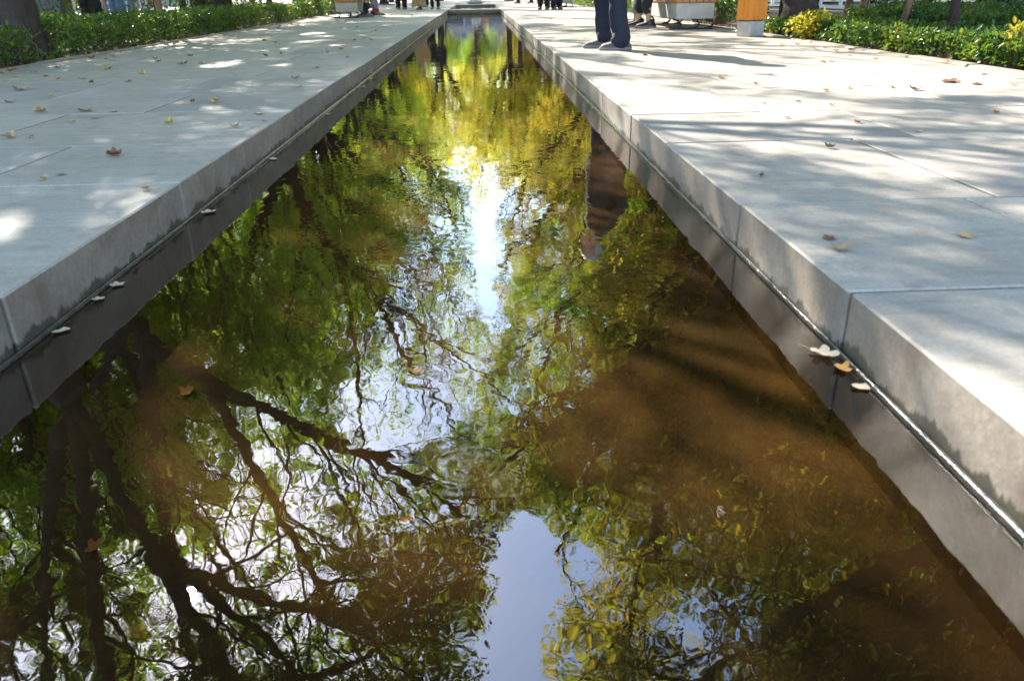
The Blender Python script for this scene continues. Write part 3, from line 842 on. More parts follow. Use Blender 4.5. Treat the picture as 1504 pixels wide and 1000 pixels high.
straight_tree(54, 4.4, 29.0, 2.4, 9.2, 3.3, .17, 'golden tree of the right row short of the farthest bench', 'golden_leaf', 'dark_bark', .8, 5, (-.6, 0), limbs=[[(4.4, 29.0, 2.4), (2.9, 29.0, 4.2), (1.6, 28.8, 5.6), (.6, 28.6, 6.6), (.1, 28.6, 7.4)], [(2.9, 29.0, 4.2), (1.8, 28.6, 4.9), (.8, 28.3, 5.5)], [(1.6, 28.8, 5.6), (1.0, 28.6, 7.4), (.6, 28.4, 9.0)]])
# farther rows: four master trees, copied and turned
def master(seed, H, spread, r, lm, dens=.8, leaf=.10, k=5, label='', name='tree'):
    t = Tree(seed, leaf, dens); t.avoid = False
    t.trunk([(0, 0, -.1), (.06, .03, 1.2), (0, 0, 2.4)], r, r * .75)
    t.free((0, 0, 2.4), r, H - 2.4, spread, k)
    return t.build(label, lm, 'dark_bark', None, name=name)[0]
mg = master(41, 8.5, 3.5, .17, 'green_leaf')
my = master(42, 7.0, 2.8, .16, 'yellow_leaf', .38, .13)
mo = master(43, 8.2, 3.5, .16, 'golden_leaf', .9)
ms = master(44, 7.5, 2.6, .10, 'green_leaf', .7)
rt = random.Random(9)
spots = []
for y in (35.5, 42, 49, 56):
    spots.append((-4.7 + rt.uniform(-.3, .3), y + rt.uniform(-.6, .6), rt.choice((mg, mg, mo))))
    spots.append((4.4 + rt.uniform(-.3, .3), y + rt.uniform(-.6, .6), rt.choice((mg, mo, mo))))
for y in (7, 12.5, 19, 26, 33, 41, 50):
    spots.append((-8.3 + rt.uniform(-.6, .6), y + rt.uniform(-1, 1), rt.choice((mg, ms, ms))))
    spots.append((7.8 + rt.uniform(-.6, .6), y + rt.uniform(-1, 1), rt.choice((mg, ms, mo))))
for x, y, k in ((1.7, 47, my), (-2.4, 52, my), (2.4, 50, my), (3.9, 57, mo), (-6, 66, mg), (-.3, 66, my), (7, 68, mg)):
    spots.append((x, y, k))
for q in range(7):
    spots.append((-10 + q * 3.3 + rt.uniform(-.8, .8), 80 + rt.uniform(-3, 3), rt.choice((mg, ms, mo))))
for x in (-13.5, 17.3):
    for y in (14, 23, 32, 44, 56):
        spots.append((x + rt.uniform(-.8, .8), y + rt.uniform(-1.5, 1.5), rt.choice((mg, ms))))
used = set()
kinds = {mg: 'green tree', my: 'bright yellow autumn tree', mo: 'golden green tree', ms: 'slender green tree'}
spots.sort(key=lambda q: q[1])
cnt = {}
for x, y, k in spots:
    o = k if k not in used else copy_tree(k)
    used.add(k)
    o.location = (x, y, 0); o.rotation_euler = (0, 0, rt.uniform(0, 6.28))
    sc_ = rt.uniform(.88, 1.12) * (1.32 if k is my else 1.0); o.scale = (sc_, sc_, sc_ * rt.uniform(.95, 1.1))
    side = 'left of the avenue' if x < -3 else ('right of the avenue' if x > 4 else 'closing the far end of the avenue')
    row = 'front row' if abs(x) < 6 else ('second row' if abs(x) < 10 else 'outer row')
    o['label'] = '%s in the distance, %s, %s' % (kinds[k], row, side) if abs(x) > 4 else '%s %s' % (kinds[k], side)
    o['group'] = o['label'] + 's' if False else 'distant trees along the avenue'

# ------------------------------------------------------------------ hedges and shrubs
def plant_mesh(leaves, mb, mat, parent):
    """leaves and their woody stems as one plant body"""
    n = len(leaves.vertices); V = np.zeros(n * 3, np.float32); leaves.vertices.foreach_get('co', V)
    k = len(leaves.polygons); Q = np.zeros(k * 4, np.int32); leaves.loops.foreach_get('vertex_index', Q)
    SV_ = np.vstack(mb.v); SQ = np.vstack(mb.q) + n; ST = np.vstack(mb.t) + n
    me = np_mesh('foliage', np.vstack([V.reshape(-1, 3), SV_]), [Q.reshape(-1, 4), SQ, ST], False)
    me.materials.append(M[mat]); me.materials.append(M['brown_bark'])
    mi = np.zeros(len(me.polygons), np.int32); mi[k:] = 1
    me.polygons.foreach_set('material_index', mi)
    bpy.data.meshes.remove(leaves)
    return link('foliage', me, None, parent)
def hedge(label, x0, x1, y0, y1, h, n, mat='hedge_leaf', size=.042, seed=1, name='hedge', group=None, rag=.05):
    rs = np.random.RandomState(seed)
    t = thing(name, label, 'hedge', ((x0 + x1) / 2, (y0 + y1) / 2, 0), 0, group)
    w, l = (x1 - x0) / 2, (y1 - y0) / 2
    k = rs.rand(n)
    P = np.stack([rs.uniform(-w, w, n), rs.uniform(-l, l, n), rs.uniform(.02, h, n)], 1)
    # most leaves sit near the skin of the hedge
    top = k < .40; sl = (k >= .40) & (k < .58); sr = (k >= .58) & (k < .74); e = (k >= .74) & (k < .82)
    hh = h * (.66 + .42 * vnoise(P[:, 0] + seed, P[:, 1], 1.7) + .32 * vnoise(P[:, 0] + 3, P[:, 1] + seed, 5.0) + .12 * rs.rand(n) ** 3)
    P[top, 2] = hh[top] - np.abs(rs.normal(size=top.sum())) * .05
    bul = lambda m: .17 * (vnoise(P[m, 1] + 5 * seed, P[m, 2] * 2, 2.3) - .5)
    P[sl, 0] = -w + np.abs(rs.normal(size=sl.sum())) * .05 - bul(sl)
    P[sr, 0] = w - np.abs(rs.normal(size=sr.sum())) * .05 + bul(sr)
    P[e, 1] = np.sign(rs.rand(e.sum()) - .5) * (l - np.abs(rs.normal(size=e.sum())) * .05)
    P[:, 2] = np.minimum(P[:, 2], hh)
    P = P[~((np.hypot(P[:, 0] + t.location.x + 4.02, P[:, 1] + t.location.y - 7.6) < .33) & (P[:, 2] > .07))]   # open round the big trunk
    lv = leaf_mesh('foliage', P, size, rs, .5, .55, -.3)
    b = MB()
    for q in range(int((y1 - y0) * 9)):
        x, y = rs.uniform(-w * .8, w * .8), rs.uniform(-l, l)
        b.tube([(x, y, -.06), (x + rs.uniform(-.05, .05), y + rs.uniform(-.05, .05), h * .5), (x + rs.uniform(-.12, .12), y + rs.uniform(-.12, .12), h * .85)], [.008, .006, .003], 4)
    plant_mesh(lv, b, mat, t)
    return t
hedge('clipped green hedge nearest on the left, with the big dark trunk in it', -4.75, -3.80, 3.2, 11.7, .27, 26000, seed=2)
hedge('clipped green hedge on the left beyond the twin trunk, ending at the bench', -4.7, -3.80, 12.2, 18.3, .28, 15000, seed=3)
hedge('left hedge far off beyond the bench', -4.5, -3.80, 20.6, 31, .34, 9000, size=.055, seed=4)
hedge('taller sunlit hedge behind the nearest left hedge', -6.3, -5.2, 5.0, 15.5, .26, 13000, size=.05, seed=5)
hedge('low mixed green planting along the near right pavement', 3.30, 4.0, 2.2, 8.4, .175, 17000, seed=6, size=.046)
hedge('dark green rear hedge on the right behind the low planting', 4.25, 5.3, 2.6, 9.6, .25, 17000, seed=7, size=.05)
hedge('green hedge behind the wooden bin, beside the thick trunk', 3.35, 4.3, 8.6, 10.3, .13, 5000, seed=8, size=.045)
hedge('green hedge on the right behind the concrete bench', 3.4, 4.4, 12.7, 21.5, .32, 13000, seed=9, size=.05)
hedge('right hedge far off beyond the dark trousered pair', 3.4, 4.4, 24, 34, .34, 8000, seed=10, size=.06)
hedge('tall dark bushes far behind the left hedges, at the edge of the plaza', -9.4, -8.5, 6, 34, .95, 15000, seed=14, size=.085)
def shrub(label, x, y, h, w, n, seed, mat='shrub_yellow_leaf', size=.045):
    rs = np.random.RandomState(seed)
    t = thing('shrub', label, 'shrub', (x, y, 0))
    d = rs.normal(size=(n, 3)); d /= np.linalg.norm(d, axis=1, keepdims=True)
    r = rs.rand(n) ** .4
    P = d * r[:, None] * [w, w, h * .5] * (.75 + .5 * vnoise(d[:, 0] * 2 + seed, d[:, 1] * 2, 1.5))[:, None] + [0, 0, h * .55]
    P = P[P[:, 2] > .01]
    lv = leaf_mesh('foliage', P, size, rs, .4, .55, -.2)
    b = MB()
    for q in range(9):
        a = rs.uniform(0, 6.28)
        b.tube([(0, 0, -.05), (math.cos(a) * w * .4, math.sin(a) * w * .4, h * .5), (math.cos(a) * w * .7, math.sin(a) * w * .7, h * .9)], [.006, .005, .002], 4)
    plant_mesh(lv, b, mat, t)
shrub('small bright yellow shrub at the edge of the right planting, nearest the viewer', 3.42, 5.15, .25, .13, 700, 61)
shrub('yellow green shrub at the pavement edge just right of the bin', 3.30, 8.25, .26, .22, 900, 62)
shrub('yellow shrub behind the big dark trunk at the left edge', -5.35, 9.3, .40, .35, 1100, 63)
for k, (x, y, h) in enumerate(((7.0, 7.2, .8), (7.3, 10.4, 1.0), (7.0, 14.0, .8))):
    shrub('leafy dark green bush before the white railing, %s' % ('nearest of three', 'the middle one of three', 'farthest of three')[k], x, y, h, .6, 1300, 70 + k, 'hedge_leaf', .07)
# leaves dropped under the hedges
rs = np.random.RandomState(55)
n = 2600
P = np.stack([np.where(rs.rand(n) < .5, PL - .13 - np.abs(rs.normal(size=n)) * .16, PR + .13 + np.abs(rs.normal(size=n)) * .16), rs.uniform(2, 22, n), rs.uniform(-.035, .0, n)], 1)
o = link('leaf_litter', leaf_mesh('leaf_litter', P, .05, rs, 3.0, .7, 0), 'leaf_brown')
tag(o, 'brown dead leaves gathered on the soil under the hedges', 'leaf litter', None, 'stuff')

# ------------------------------------------------------------------ fallen leaves
def fallen_leaf_mesh(seed, curl, lobed=True):
    r = random.Random(seed)
    n = 30
    pts = []
    for i in range(n):
        a = 2 * PI * i / n
        rad = .5 * (.62 + .38 * abs(math.cos(2.5 * a))) if lobed else .5 * (.55 + .45 * abs(math.cos(a)))
        rad *= 1 + r.uniform(-.10, .10)
        pts.append((rad * math.cos(a), rad * math.sin(a)))
    V = [(0, 0, .0)]
    a0 = r.uniform(0, 3.14)
    def z(x, y):
        u = x * math.cos(a0) + y * math.sin(a0); v = -x * math.sin(a0) + y * math.cos(a0)
        return curl * (1.5 * u * u + .35 * v * v) + .05 * math.sin(9 * x + seed) * math.hypot(x, y)
    for f in (.5, 1.0):
        V += [(x * f, y * f, z(x * f, y * f)) for x, y in pts]
    T = [(0, 1 + i, 1 + (i + 1) % n) for i in range(n)]
    Q = [(1 + i, 1 + n + i, 1 + n + (i + 1) % n, 1 + (i + 1) % n) for i in range(n)]
    k = len(V)
    V += [(.48, .01, z(.48, 0)), (.48, -.01, z(.48, 0)), (.95, -.006, .04 + z(.48, 0)), (.95, .006, .04 + z(.48, 0))]
    Q.append((k, k + 1, k + 2, k + 3))
    V = np.array(V); V[:, 2] -= V[:, 2].min() - .005
    return np_mesh('fallen_leaf', V, [np.array(Q), np.array(T)], True)
LEAF = {}
for col in ('tan', 'brown', 'orange', 'yellow', 'red', 'pale'):
    LEAF[col] = []
    for j in range(4):
        me = fallen_leaf_mesh(j * 7 + len(col), (.25, .7, 1.1, .45)[j], j != 3)
        me.materials.append(M['leaf_' + col])
        LEAF[col].append(me)
rl = random.Random(31)
def fallen(x, y, size, col, label=None, shape=None, z=.0035, group=None, rz=None):
    me = LEAF[col][shape if shape is not None else rl.randrange(4)]
    o = bpy.data.objects.new('fallen_leaf', me); COL.objects.link(o)
    o.location = (x, y, z); o.rotation_euler = (rl.uniform(-.06, .06), rl.uniform(-.06, .06), rl.uniform(0, 6.28) if rz is None else rz)
    o.scale = (size, size * rl.uniform(.7, 1), size)
    side = 'left' if x < 0 else 'right'
    if label is None:
        word = {'tan': 'dry tan', 'brown': 'shrivelled brown', 'orange': 'orange', 'yellow': 'yellow', 'red': 'small red', 'pale': 'pale'}[col]
        label = '%s fallen leaf lying on the %s pavement' % (word, side)
        group = '%s leaves scattered on the %s pavement' % (word, side)
    tag(o, label, 'leaf', group)
    return o
LEAVES = [  # x, y, size, colour, label, floating on the water or lying on the ground
    (-0.865, 2.435, 0.056, 'pale', 'pale curled leaf floating against the left kerb, largest one in the left water', 'w'),
    (-0.873, 1.773, 0.037, 'pale', 'long pale leaf floating at the left kerb between two others', 'w'),
    (-0.877, 1.679, 0.030, 'pale', 'small pale scrap of leaf floating by the left kerb', 'w'),
    (-0.871, 1.497, 0.033, 'pale', 'pale twisted leaf floating at the left kerb, nearest the viewer', 'w'),
    (-0.869, 3.284, 0.046, 'pale', 'narrow pale leaf floating by the left kerb, fourth from the viewer', 'w'),
    (-0.865, 4.552, 0.045, 'tan', 'thin tan leaf on the water below a stained left kerb joint', 'w'),
    (-0.856, 5.955, 0.050, 'tan', 'thin tan leaf strip on the water far along the left kerb', 'w'),
    (-0.852, 6.483, 0.044, 'tan', 'tiny tan leaf on the water farthest along the left kerb', 'w'),
    (0.611, 1.271, 0.053, 'pale', 'bright sunlit leaf stuck at the right waterline, largest of three', 'w'),
    (0.619, 1.211, 0.035, 'orange', 'small orange leaf stuck under the bright leaf at the right waterline', 'w'),
    (0.622, 1.141, 0.030, 'pale', 'small pale leaf at the right waterline, nearest the viewer', 'w'),
    (1.028, 1.583, 0.045, 'tan', 'tan leaf lying alone on the right slab close to the right edge', 'g'),
    (0.725, 1.515, 0.045, 'tan', 'tan leaf lying near the right kerb beside a smaller brown one', 'g'),
    (0.737, 1.591, 0.034, 'brown', 'crumpled brown leaf just behind the tan leaf near the right kerb', 'g'),
    (1.477, 3.098, 0.033, 'red', 'single red leaf on the sunny right pavement', 'g'),
    (2.567, 4.379, 0.108, 'brown', 'long brown curled leaf on the right pavement near the hedge', 'g'),
    (2.627, 4.231, 0.059, 'brown', 'dark crumpled leaf right of the long brown one near the right hedge', 'g'),
    (2.210, 4.063, 0.077, 'brown', 'brown curled leaf in the shade streak of the right pavement', 'g'),
    (2.134, 4.139, 0.039, 'brown', '', 'g'),
    (2.406, 5.714, 0.053, 'orange', 'orange leaf standing on edge on the right pavement', 'g'),
    (2.818, 6.232, 0.056, 'tan', '', 'g'),
    (1.779, 4.975, 0.035, 'brown', '', 'g'),
    (1.530, 4.489, 0.039, 'brown', '', 'g'),
    (1.427, 4.806, 0.057, 'tan', '', 'g'),
    (1.769, 4.119, 0.052, 'orange', 'orange brown leaf in the middle of the right pavement', 'g'),
    (1.912, 4.152, 0.033, 'orange', '', 'g'),
    (2.423, 3.993, 0.031, 'tan', '', 'g'),
    (2.770, 4.138, 0.038, 'orange', '', 'g'),
    (1.483, 3.738, 0.030, 'brown', '', 'g'),
    (1.590, 2.855, 0.030, 'tan', '', 'g'),
    (2.125, 3.254, 0.031, 'orange', '', 'g'),
    (1.575, 3.579, 0.030, 'tan', '', 'g'),
    (1.301, 3.673, 0.030, 'brown', '', 'g'),
    (1.159, 2.601, 0.039, 'brown', 'brown twig like leaf on the slab joint of the right pavement', 'g'),
    (1.257, 3.259, 0.030, 'brown', '', 'g'),
    (0.797, 2.213, 0.030, 'brown', '', 'g'),
    (2.405, 4.752, 0.030, 'brown', '', 'g'),
    (-1.279, 2.787, 0.059, 'brown', 'dark curled leaf on the left slab near the kerb', 'g'),
    (-0.959, 2.243, 0.030, 'tan', 'tan leaf close to the left kerb, nearest the viewer on the slabs', 'g'),
    (-1.332, 2.418, 0.030, 'tan', '', 'g'),
    (-1.312, 2.473, 0.030, 'brown', '', 'g'),
    (-1.871, 3.229, 0.052, 'tan', 'tan leaf at the very left edge beside a slab joint', 'g'),
    (-1.794, 3.233, 0.034, 'tan', '', 'g'),
    (-1.916, 3.984, 0.070, 'brown', 'red brown leaf in the sunny patch of the left pavement', 'g'),
    (-1.766, 3.738, 0.046, 'orange', 'bright orange leaf just before the red brown leaf on the left', 'g'),
    (-1.763, 3.935, 0.048, 'tan', '', 'g'),
    (-1.817, 3.624, 0.038, 'tan', '', 'g'),
    (-1.348, 3.514, 0.049, 'yellow', 'yellow leaf in the middle of a left slab', 'g'),
    (-1.027, 3.373, 0.056, 'tan', 'tan leaf near the left kerb edge below a red leaf', 'g'),
    (-1.026, 3.747, 0.055, 'pale', 'pale leaf near the left kerb above a red leaf', 'g'),
    (-0.939, 3.508, 0.030, 'red', 'small red leaf at the left kerb edge', 'g'),
    (-2.508, 4.417, 0.055, 'brown', 'dark leaf at the left edge in shade', 'g'),
    (-2.137, 3.997, 0.071, 'tan', '', 'g'),
    (-2.778, 5.031, 0.099, 'tan', '', 'g'),
    (-3.067, 5.914, 0.058, 'orange', '', 'g'),
    (-2.872, 5.687, 0.051, 'yellow', '', 'g'),
    (-2.708, 5.697, 0.066, 'yellow', 'yellow leaf on the left pavement beside dark scraps', 'g'),
    (-2.856, 6.442, 0.092, 'orange', 'large bright orange leaf on the left pavement', 'g'),
    (-3.184, 7.293, 0.059, 'red', '', 'g'),
    (-2.287, 5.391, 0.047, 'brown', '', 'g'),
    (-2.516, 5.397, 0.043, 'brown', '', 'g'),
    (-2.387, 5.909, 0.057, 'yellow', '', 'g'),
    (-2.596, 6.615, 0.041, 'yellow', '', 'g'),
    (-2.868, 7.431, 0.053, 'brown', '', 'g'),
    (-2.710, 7.099, 0.038, 'brown', '', 'g'),
    (-2.405, 6.755, 0.077, 'tan', '', 'g'),
    (-2.643, 7.683, 0.061, 'brown', 'reddish brown leaf standing on edge on the left pavement', 'g'),
    (-2.228, 6.710, 0.059, 'tan', '', 'g'),
    (-1.943, 5.576, 0.044, 'orange', '', 'g'),
    (-1.384, 4.273, 0.044, 'tan', '', 'g'),
    (-1.497, 4.265, 0.030, 'brown', '', 'g'),
    (-1.666, 5.653, 0.049, 'tan', '', 'g'),
    (-1.914, 7.480, 0.058, 'brown', '', 'g'),
    (-1.085, 4.876, 0.058, 'yellow', 'yellow leaf on the left pavement near the far kerb', 'g'),
    (-1.202, 5.372, 0.060, 'brown', '', 'g'),
    (-1.656, 8.005, 0.048, 'orange', '', 'g'),
    (-1.214, 6.162, 0.068, 'tan', '', 'g'),
    (-1.412, 7.754, 0.040, 'brown', '', 'g'),
    (-1.348, 8.099, 0.069, 'orange', '', 'g'),
    (-1.374, 6.090, 0.042, 'tan', '', 'g'),
    (-1.826, 7.702, 0.040, 'brown', '', 'g'),
    (-1.481, 12.084, 0.061, 'brown', '', 'g'),
    (-2.412, 4.663, 0.033, 'yellow', '', 'g'),
    (-3.583, 7.255, 0.046, 'orange', '', 'g'),
    (-3.941, 7.798, 0.050, 'orange', '', 'g'),
    (-3.332, 6.277, 0.051, 'brown', '', 'g'),
    (-3.274, 5.912, 0.043, 'orange', '', 'g'),
    (-3.672, 7.887, 0.057, 'orange', '', 'g'),
    (-3.570, 8.384, 0.053, 'orange', '', 'g'),
    (-2.544, 9.973, 0.061, 'brown', '', 'g'),
    (-2.423, 8.328, 0.044, 'brown', '', 'g'),
    (-3.015, 9.490, 0.059, 'orange', '', 'g'),
    (-1.451, 9.723, 0.049, 'tan', '', 'g'),
    (-1.386, 10.123, 0.043, 'brown', '', 'g'),
    (0.753, 10.069, 0.048, 'brown', '', 'g'),
    (0.736, 8.700, 0.035, 'brown', '', 'g'),
    (2.220, 5.594, 0.030, 'orange', '', 'g'),
    (1.167, 9.179, 0.043, 'brown', '', 'g'),
    (1.944, 6.075, 0.030, 'tan', '', 'g'),
]
for x, y, s_, col, lab, where in LEAVES:
    fallen(x, y, s_, col, lab or None, None, WZ + .002 if where == 'w' else .0035)
# a few more too small to tell apart
for k in range(70):
    if rl.random() < .62:
        x, y = rl.uniform(PL + .1, XL - .15), rl.uniform(2.2, 20) ** 1.0
    else:
        x, y = rl.uniform(XR + .15, PR - .1), rl.uniform(4.5, 20)
    fallen(x, y, rl.uniform(.035, .07), rl.choice(('tan', 'tan', 'brown', 'brown', 'orange', 'yellow')))

# drifts along the planted strips
for k in range(64):
    left = rl.random() < .6
    d = abs(rl.gauss(0, .22)) + .03
    y = rl.choice((6.8, 8.2, 9.5, 11.0, 13, 15)) + rl.gauss(0, .6)
    fallen(PL + d if left else PR - d, max(y, 5.2), rl.uniform(.035, .075), rl.choice(('brown', 'brown', 'orange', 'tan', 'red', 'orange')))
# leaves lying on the pool floor
for k in range(9):
    fallen(rl.uniform(XL + .08, XR - .08), rl.uniform(.5, 2.6), rl.uniform(.025, .045), 'brown', 'small brown leaf sunken on the pool floor', None, -.268, 'brown leaves sunken in the pool')
fallen(.60, .62, .022, 'red', 'sunken bright red leaf beside the near right kerb', 0, -.2675)
# ------------------------------------------------------------------ orange wooden bin on its concrete foot
t = thing('litter_bin', 'orange wooden bin on a square concrete foot at the right hedge', 'bin', (2.93, 8.98, 0), R(24))
b = MB(); b.box(-.104, .104, -.104, .104, 0, .155, .010); b.build('foot', 'concrete', t)
b = MB()
for k in range(4):
    o_ = -.110 + k * .055
    b.box(o_ + .002, o_ + .053, -.114, -.098, .165, .98, .003)
    b.box(o_ + .002, o_ + .053, .098, .114, .165, .98, .003)
    b.box(-.114, -.098, o_ + .002, o_ + .053, .165, .98, .003)
    b.box(.098, .114, o_ + .002, o_ + .053, .165, .98, .003)
b.build('slats', 'bin_wood', t)
b = MB(); b.box(-.095, .095, -.095, .095, .156, .96, .004); b.build('liner', 'black_iron', t)
b = MB(); b.box(-.122, .122, -.122, .122, .982, 1.01, .008); b.build('lid', 'black_iron', t)

# ------------------------------------------------------------------ benches
def bench(label, x, y, L, group='concrete benches along the avenue'):
    t = thing('bench', label, 'bench', (x, y, 0), 0, group)
    b = MB(); b.box(-.24, .24, 0, L, .125, .315, .008); b.build('seat_block', 'concrete', t)
    b = MB()
    for k in range(6):
        b.box(-.255 + k * .086, -.255 + k * .086 + .08, -.015, L + .015, .317, .375, .006)
    b.build('seat_slats', 'bench_wood', t)
    for yy in (.08, L - .16):
        for xx in (-.22, .02, .2):
            b = MB()
            a = np.linspace(R(85), R(-90), 9)
            b.tube(np.stack([xx - .05 + .11 * np.cos(a), np.full(9, yy), .066 + .056 * np.sin(a)], 1), .014, 6)
            b.build('leg', 'black_iron', t, True)
        b = MB(); b.box(-.30, .26, yy - .02, yy + .02, .001, .016, .003); b.build('runner', 'black_iron', t)
    return t
bench('concrete bench with wooden slats on the right, its sitters in black shoes', 2.74, 10.62, 1.9)
bench('concrete bench with wooden slats on the left, its sitters in black and denim', -2.90, 18.75, 1.9)
bench('small looking concrete bench far on the right behind the dark trousered pair', 2.60, 25.6, 1.9)
bench('farthest bench on the right, mostly in sunshine', 2.6, 32.5, 1.9)

# ------------------------------------------------------------------ people
def rough(me, amp, f, seed):
    n = len(me.vertices)
    V = np.zeros(n * 3, np.float32); me.vertices.foreach_get('co', V); V = V.reshape(-1, 3)
    Nn = np.zeros(n * 3, np.float32); me.vertices.foreach_get('normal', Nn); Nn = Nn.reshape(-1, 3)
    d = vnoise(V[:, 0] * 1.2 + V[:, 1] * .9 + seed, V[:, 2] * 1.6 + V[:, 0] * .7, f) - .5
    V += Nn * (d * amp)[:, None]
    me.vertices.foreach_set('co', V.ravel()); me.update()
def person(label, loc, rz, pose='stand', feet=((-.1, 0), (.1, 0)), bottom='black_cloth', top='black_cloth', shoe='shoe_black', H=1.72,
           lean=0.0, hair='dark_hair', skirt=None, vox=.013, shirt=None, wide=1.0, turn=0.0, sock=None, hem=.075, armback=0.0, coat=0.0):
    s = H / 1.72
    t = thing('person', label, 'person', loc, rz)
    hz = .90 if pose == 'stand' else .50
    J = {}
    for i, sg in enumerate((-1, 1)):
        hip = np.array([sg * .095, 0, hz])
        if pose == 'stand':
            an = np.array([feet[i][0], feet[i][1], .09])
            kn = (hip + an) / 2 + [sg * .01, .035, .02]
        else:
            kn = np.array([sg * .11 + feet[i][0] * .4, .43, .49]); an = np.array([sg * .11 + feet[i][0], .36 + feet[i][1], .10])
        J[sg] = (hip, kn, an)
    nk = np.array([0, lean, hz + .52]); hd = nk + [0, .05 + lean * .35, .17]
    arms = {}
    for sg in (-1, 1):
        sh = np.array([sg * .185, lean * .9, hz + .46])
        if pose == 'stand':
            el = sh + [sg * .06, -.03 - armback, -.28 + armback * .3]; wr = el + [-sg * (.02 + armback * .7), .10 - armback * .35, -.24]
        else:
            el = sh + [sg * .06, .04, -.27]; wr = el + [-sg * .10, .22, -.03]
        arms[sg] = (sh, el, wr)
    def torso(mb, g, z0=-.06):
        mb.ellipses([(0, lean * .0, hz + z0, .14 + g, .095 + g), (0, lean * .1, hz + .05, .155 + g, .105 + g), (0, lean * .3, hz + .17, .145 + g, .10 + g),
                     (0, lean * .6, hz + .30, .165 + g, .112 + g), (0, lean * .85, hz + .41, .18 + g, .105 + g), (0, lean * .95, hz + .475, .14 + g, .085 + g), (0, lean, hz + .515, .07 + g * .7, .065 + g * .7)], 18)
    # the body, one continuous skin
    b = MB(); torso(b, -.012)
    b.limb([nk - [0, 0, .04], nk + [0, .015, .06], hd + [0, -.01, -.05]], [.058, .052, .055])
    b.ball(hd, (.074, .094, .115)); b.ball(hd + [0, .028, -.065], (.052, .062, .052))
    b.limb([hd + [0, .088, .015], hd + [0, .108, -.018]], [.010, .015], 8)
    b.limb([hd + [-.03, .078, -.062], hd + [.03, .078, -.062]], [.011, .011], 8)
    for sg in (-1, 1):
        b.ball(hd + [sg * .076, -.01, -.005], (.012, .024, .034), 8)
        hip, kn, an = J[sg]
        b.limb([hip, hip * .5 + kn * .5, kn, kn * .55 + an * .45 + [0, -.02, 0], an], [.082, .07, .052, .05, .036])
        b.limb([an + [0, -.04, -.045], an + [0, .06, -.05], an + [0, .14, -.06]], [.034, .036, .026], 10)
        sh, el, wr = arms[sg]
        b.limb([sh, sh * .5 + el * .5, el, el * .5 + wr * .5, wr], [.052, .046, .038, .036, .026])
        dr = unit(wr - el); sd = unit(np.cross(dr, [sg * 1.0, 0, 0])); nm = np.cross(dr, sd)
        b.limb([wr, wr + dr * .05, wr + dr * .085], [.026, .034, .033], 8)
        for q in range(4):
            o_ = sd * (q - 1.5) * .019; L = (.062, .075, .07, .055)[q]
            b.limb([wr + dr * .08 + o_, wr + dr * (.08 + L * .55) + o_ * 1.1 - nm * .006, wr + dr * (.08 + L * .95) + o_ * 1.1 - nm * .022], [.0105, .0095, .008], 7)
        b.limb([wr + dr * .025 + sd * .026, wr + dr * .06 + sd * .05, wr + dr * .09 + sd * .055], [.013, .011, .009], 7)
    me = remesh(b, vox, 2)
    body = link('body', me, 'skin', t)
    for sg in (-1, 1):
        e = MB(); e.ball(hd + [sg * .03, .083, .018], .010, 6); e.build('eye', 'eye_dark', body, True)
    # hair
    b = MB(); b.ball(hd + [0, -.022, .03], (.083, .094, .105)); b.ball(hd + [0, -.05, -.02], (.074, .062, .075))
    link('hair', remesh(b, .012, 2), hair, t)
    # clothes
    if skirt:
        b = MB(); b.ellipses([(0, .02, .10, .24, .22), (0, .01, .3, .235, .20), (0, 0, .6, .20, .165), (0, 0, .85, .17, .13), (0, 0, 1.0, .15, .11)], 20)
        me = remesh(b, .014, 3); rough(me, .05, 6.0, 2.0); link('skirt', me, skirt, t)
    else:
        b = MB()
        b.ellipses([(0, 0, hz - .09, .145, .11), (0, 0, hz - .02, .165, .122), (0, 0, hz + .08, .162, .115), (0, 0, hz + .13, .15, .108)], 18)
        for sg in (-1, 1):
            hip, kn, an = J[sg]
            low = an + unit(kn - an) * max(hem - .09, -.05)
            b.limb([hip + [0, 0, -.02], hip * .5 + kn * .5, kn, kn * .5 + low * .5 + [0, -.012, 0], low + [0, -.005, .03], low], [.102 * wide, .094 * wide, .08 * wide, .076 * wide, .072 * wide, .062 * wide], 16)
            # cloth breaking over the shoe
            b.limb([low + [0, .03, .07], low + [0, .035, .02]], [.04 * wide, .038 * wide], 10)
        me = remesh(b, vox, 2); rough(me, .04, 8.0, loc[0]); link('trousers', me, bottom, t)
    b = MB(); torso(b, .028, -.14 if pose == 'stand' else -.05)
    if coat:
        b.ellipses([(0, .01, hz - .22, .17 + coat * .4, .13 + coat), (0, .01, hz - .05, .18 + coat * .4, .135 + coat), (0, .01 + lean * .4, hz + .2, .175, .12 + coat * .8), (0, lean * .8, hz + .42, .17, .12)], 18)
    for sg in (-1, 1):
        sh, el, wr = arms[sg]
        b.limb([sh, sh * .5 + el * .5, el, el * .4 + wr * .6, wr - unit(wr - el) * .01], [.075, .068, .058, .054, .046], 14)
    me = remesh(b, vox, 3); rough(me, .022, 6.0, loc[1]); link('jacket', me, top, t)
    if shirt:
        b = MB()
        b.ellipses([(0, .045, hz - .10, .055, .10), (0, .042 + lean * .1, hz + .08, .058, .105), (0, .045 + lean * .5, hz + .28, .055, .105), (0, .038 + lean * .85, hz + .43, .05, .095), (0, .02 + lean, hz + .52, .055, .07)], 16)
        link('shirt', remesh(b, .012, 3), shirt, t)
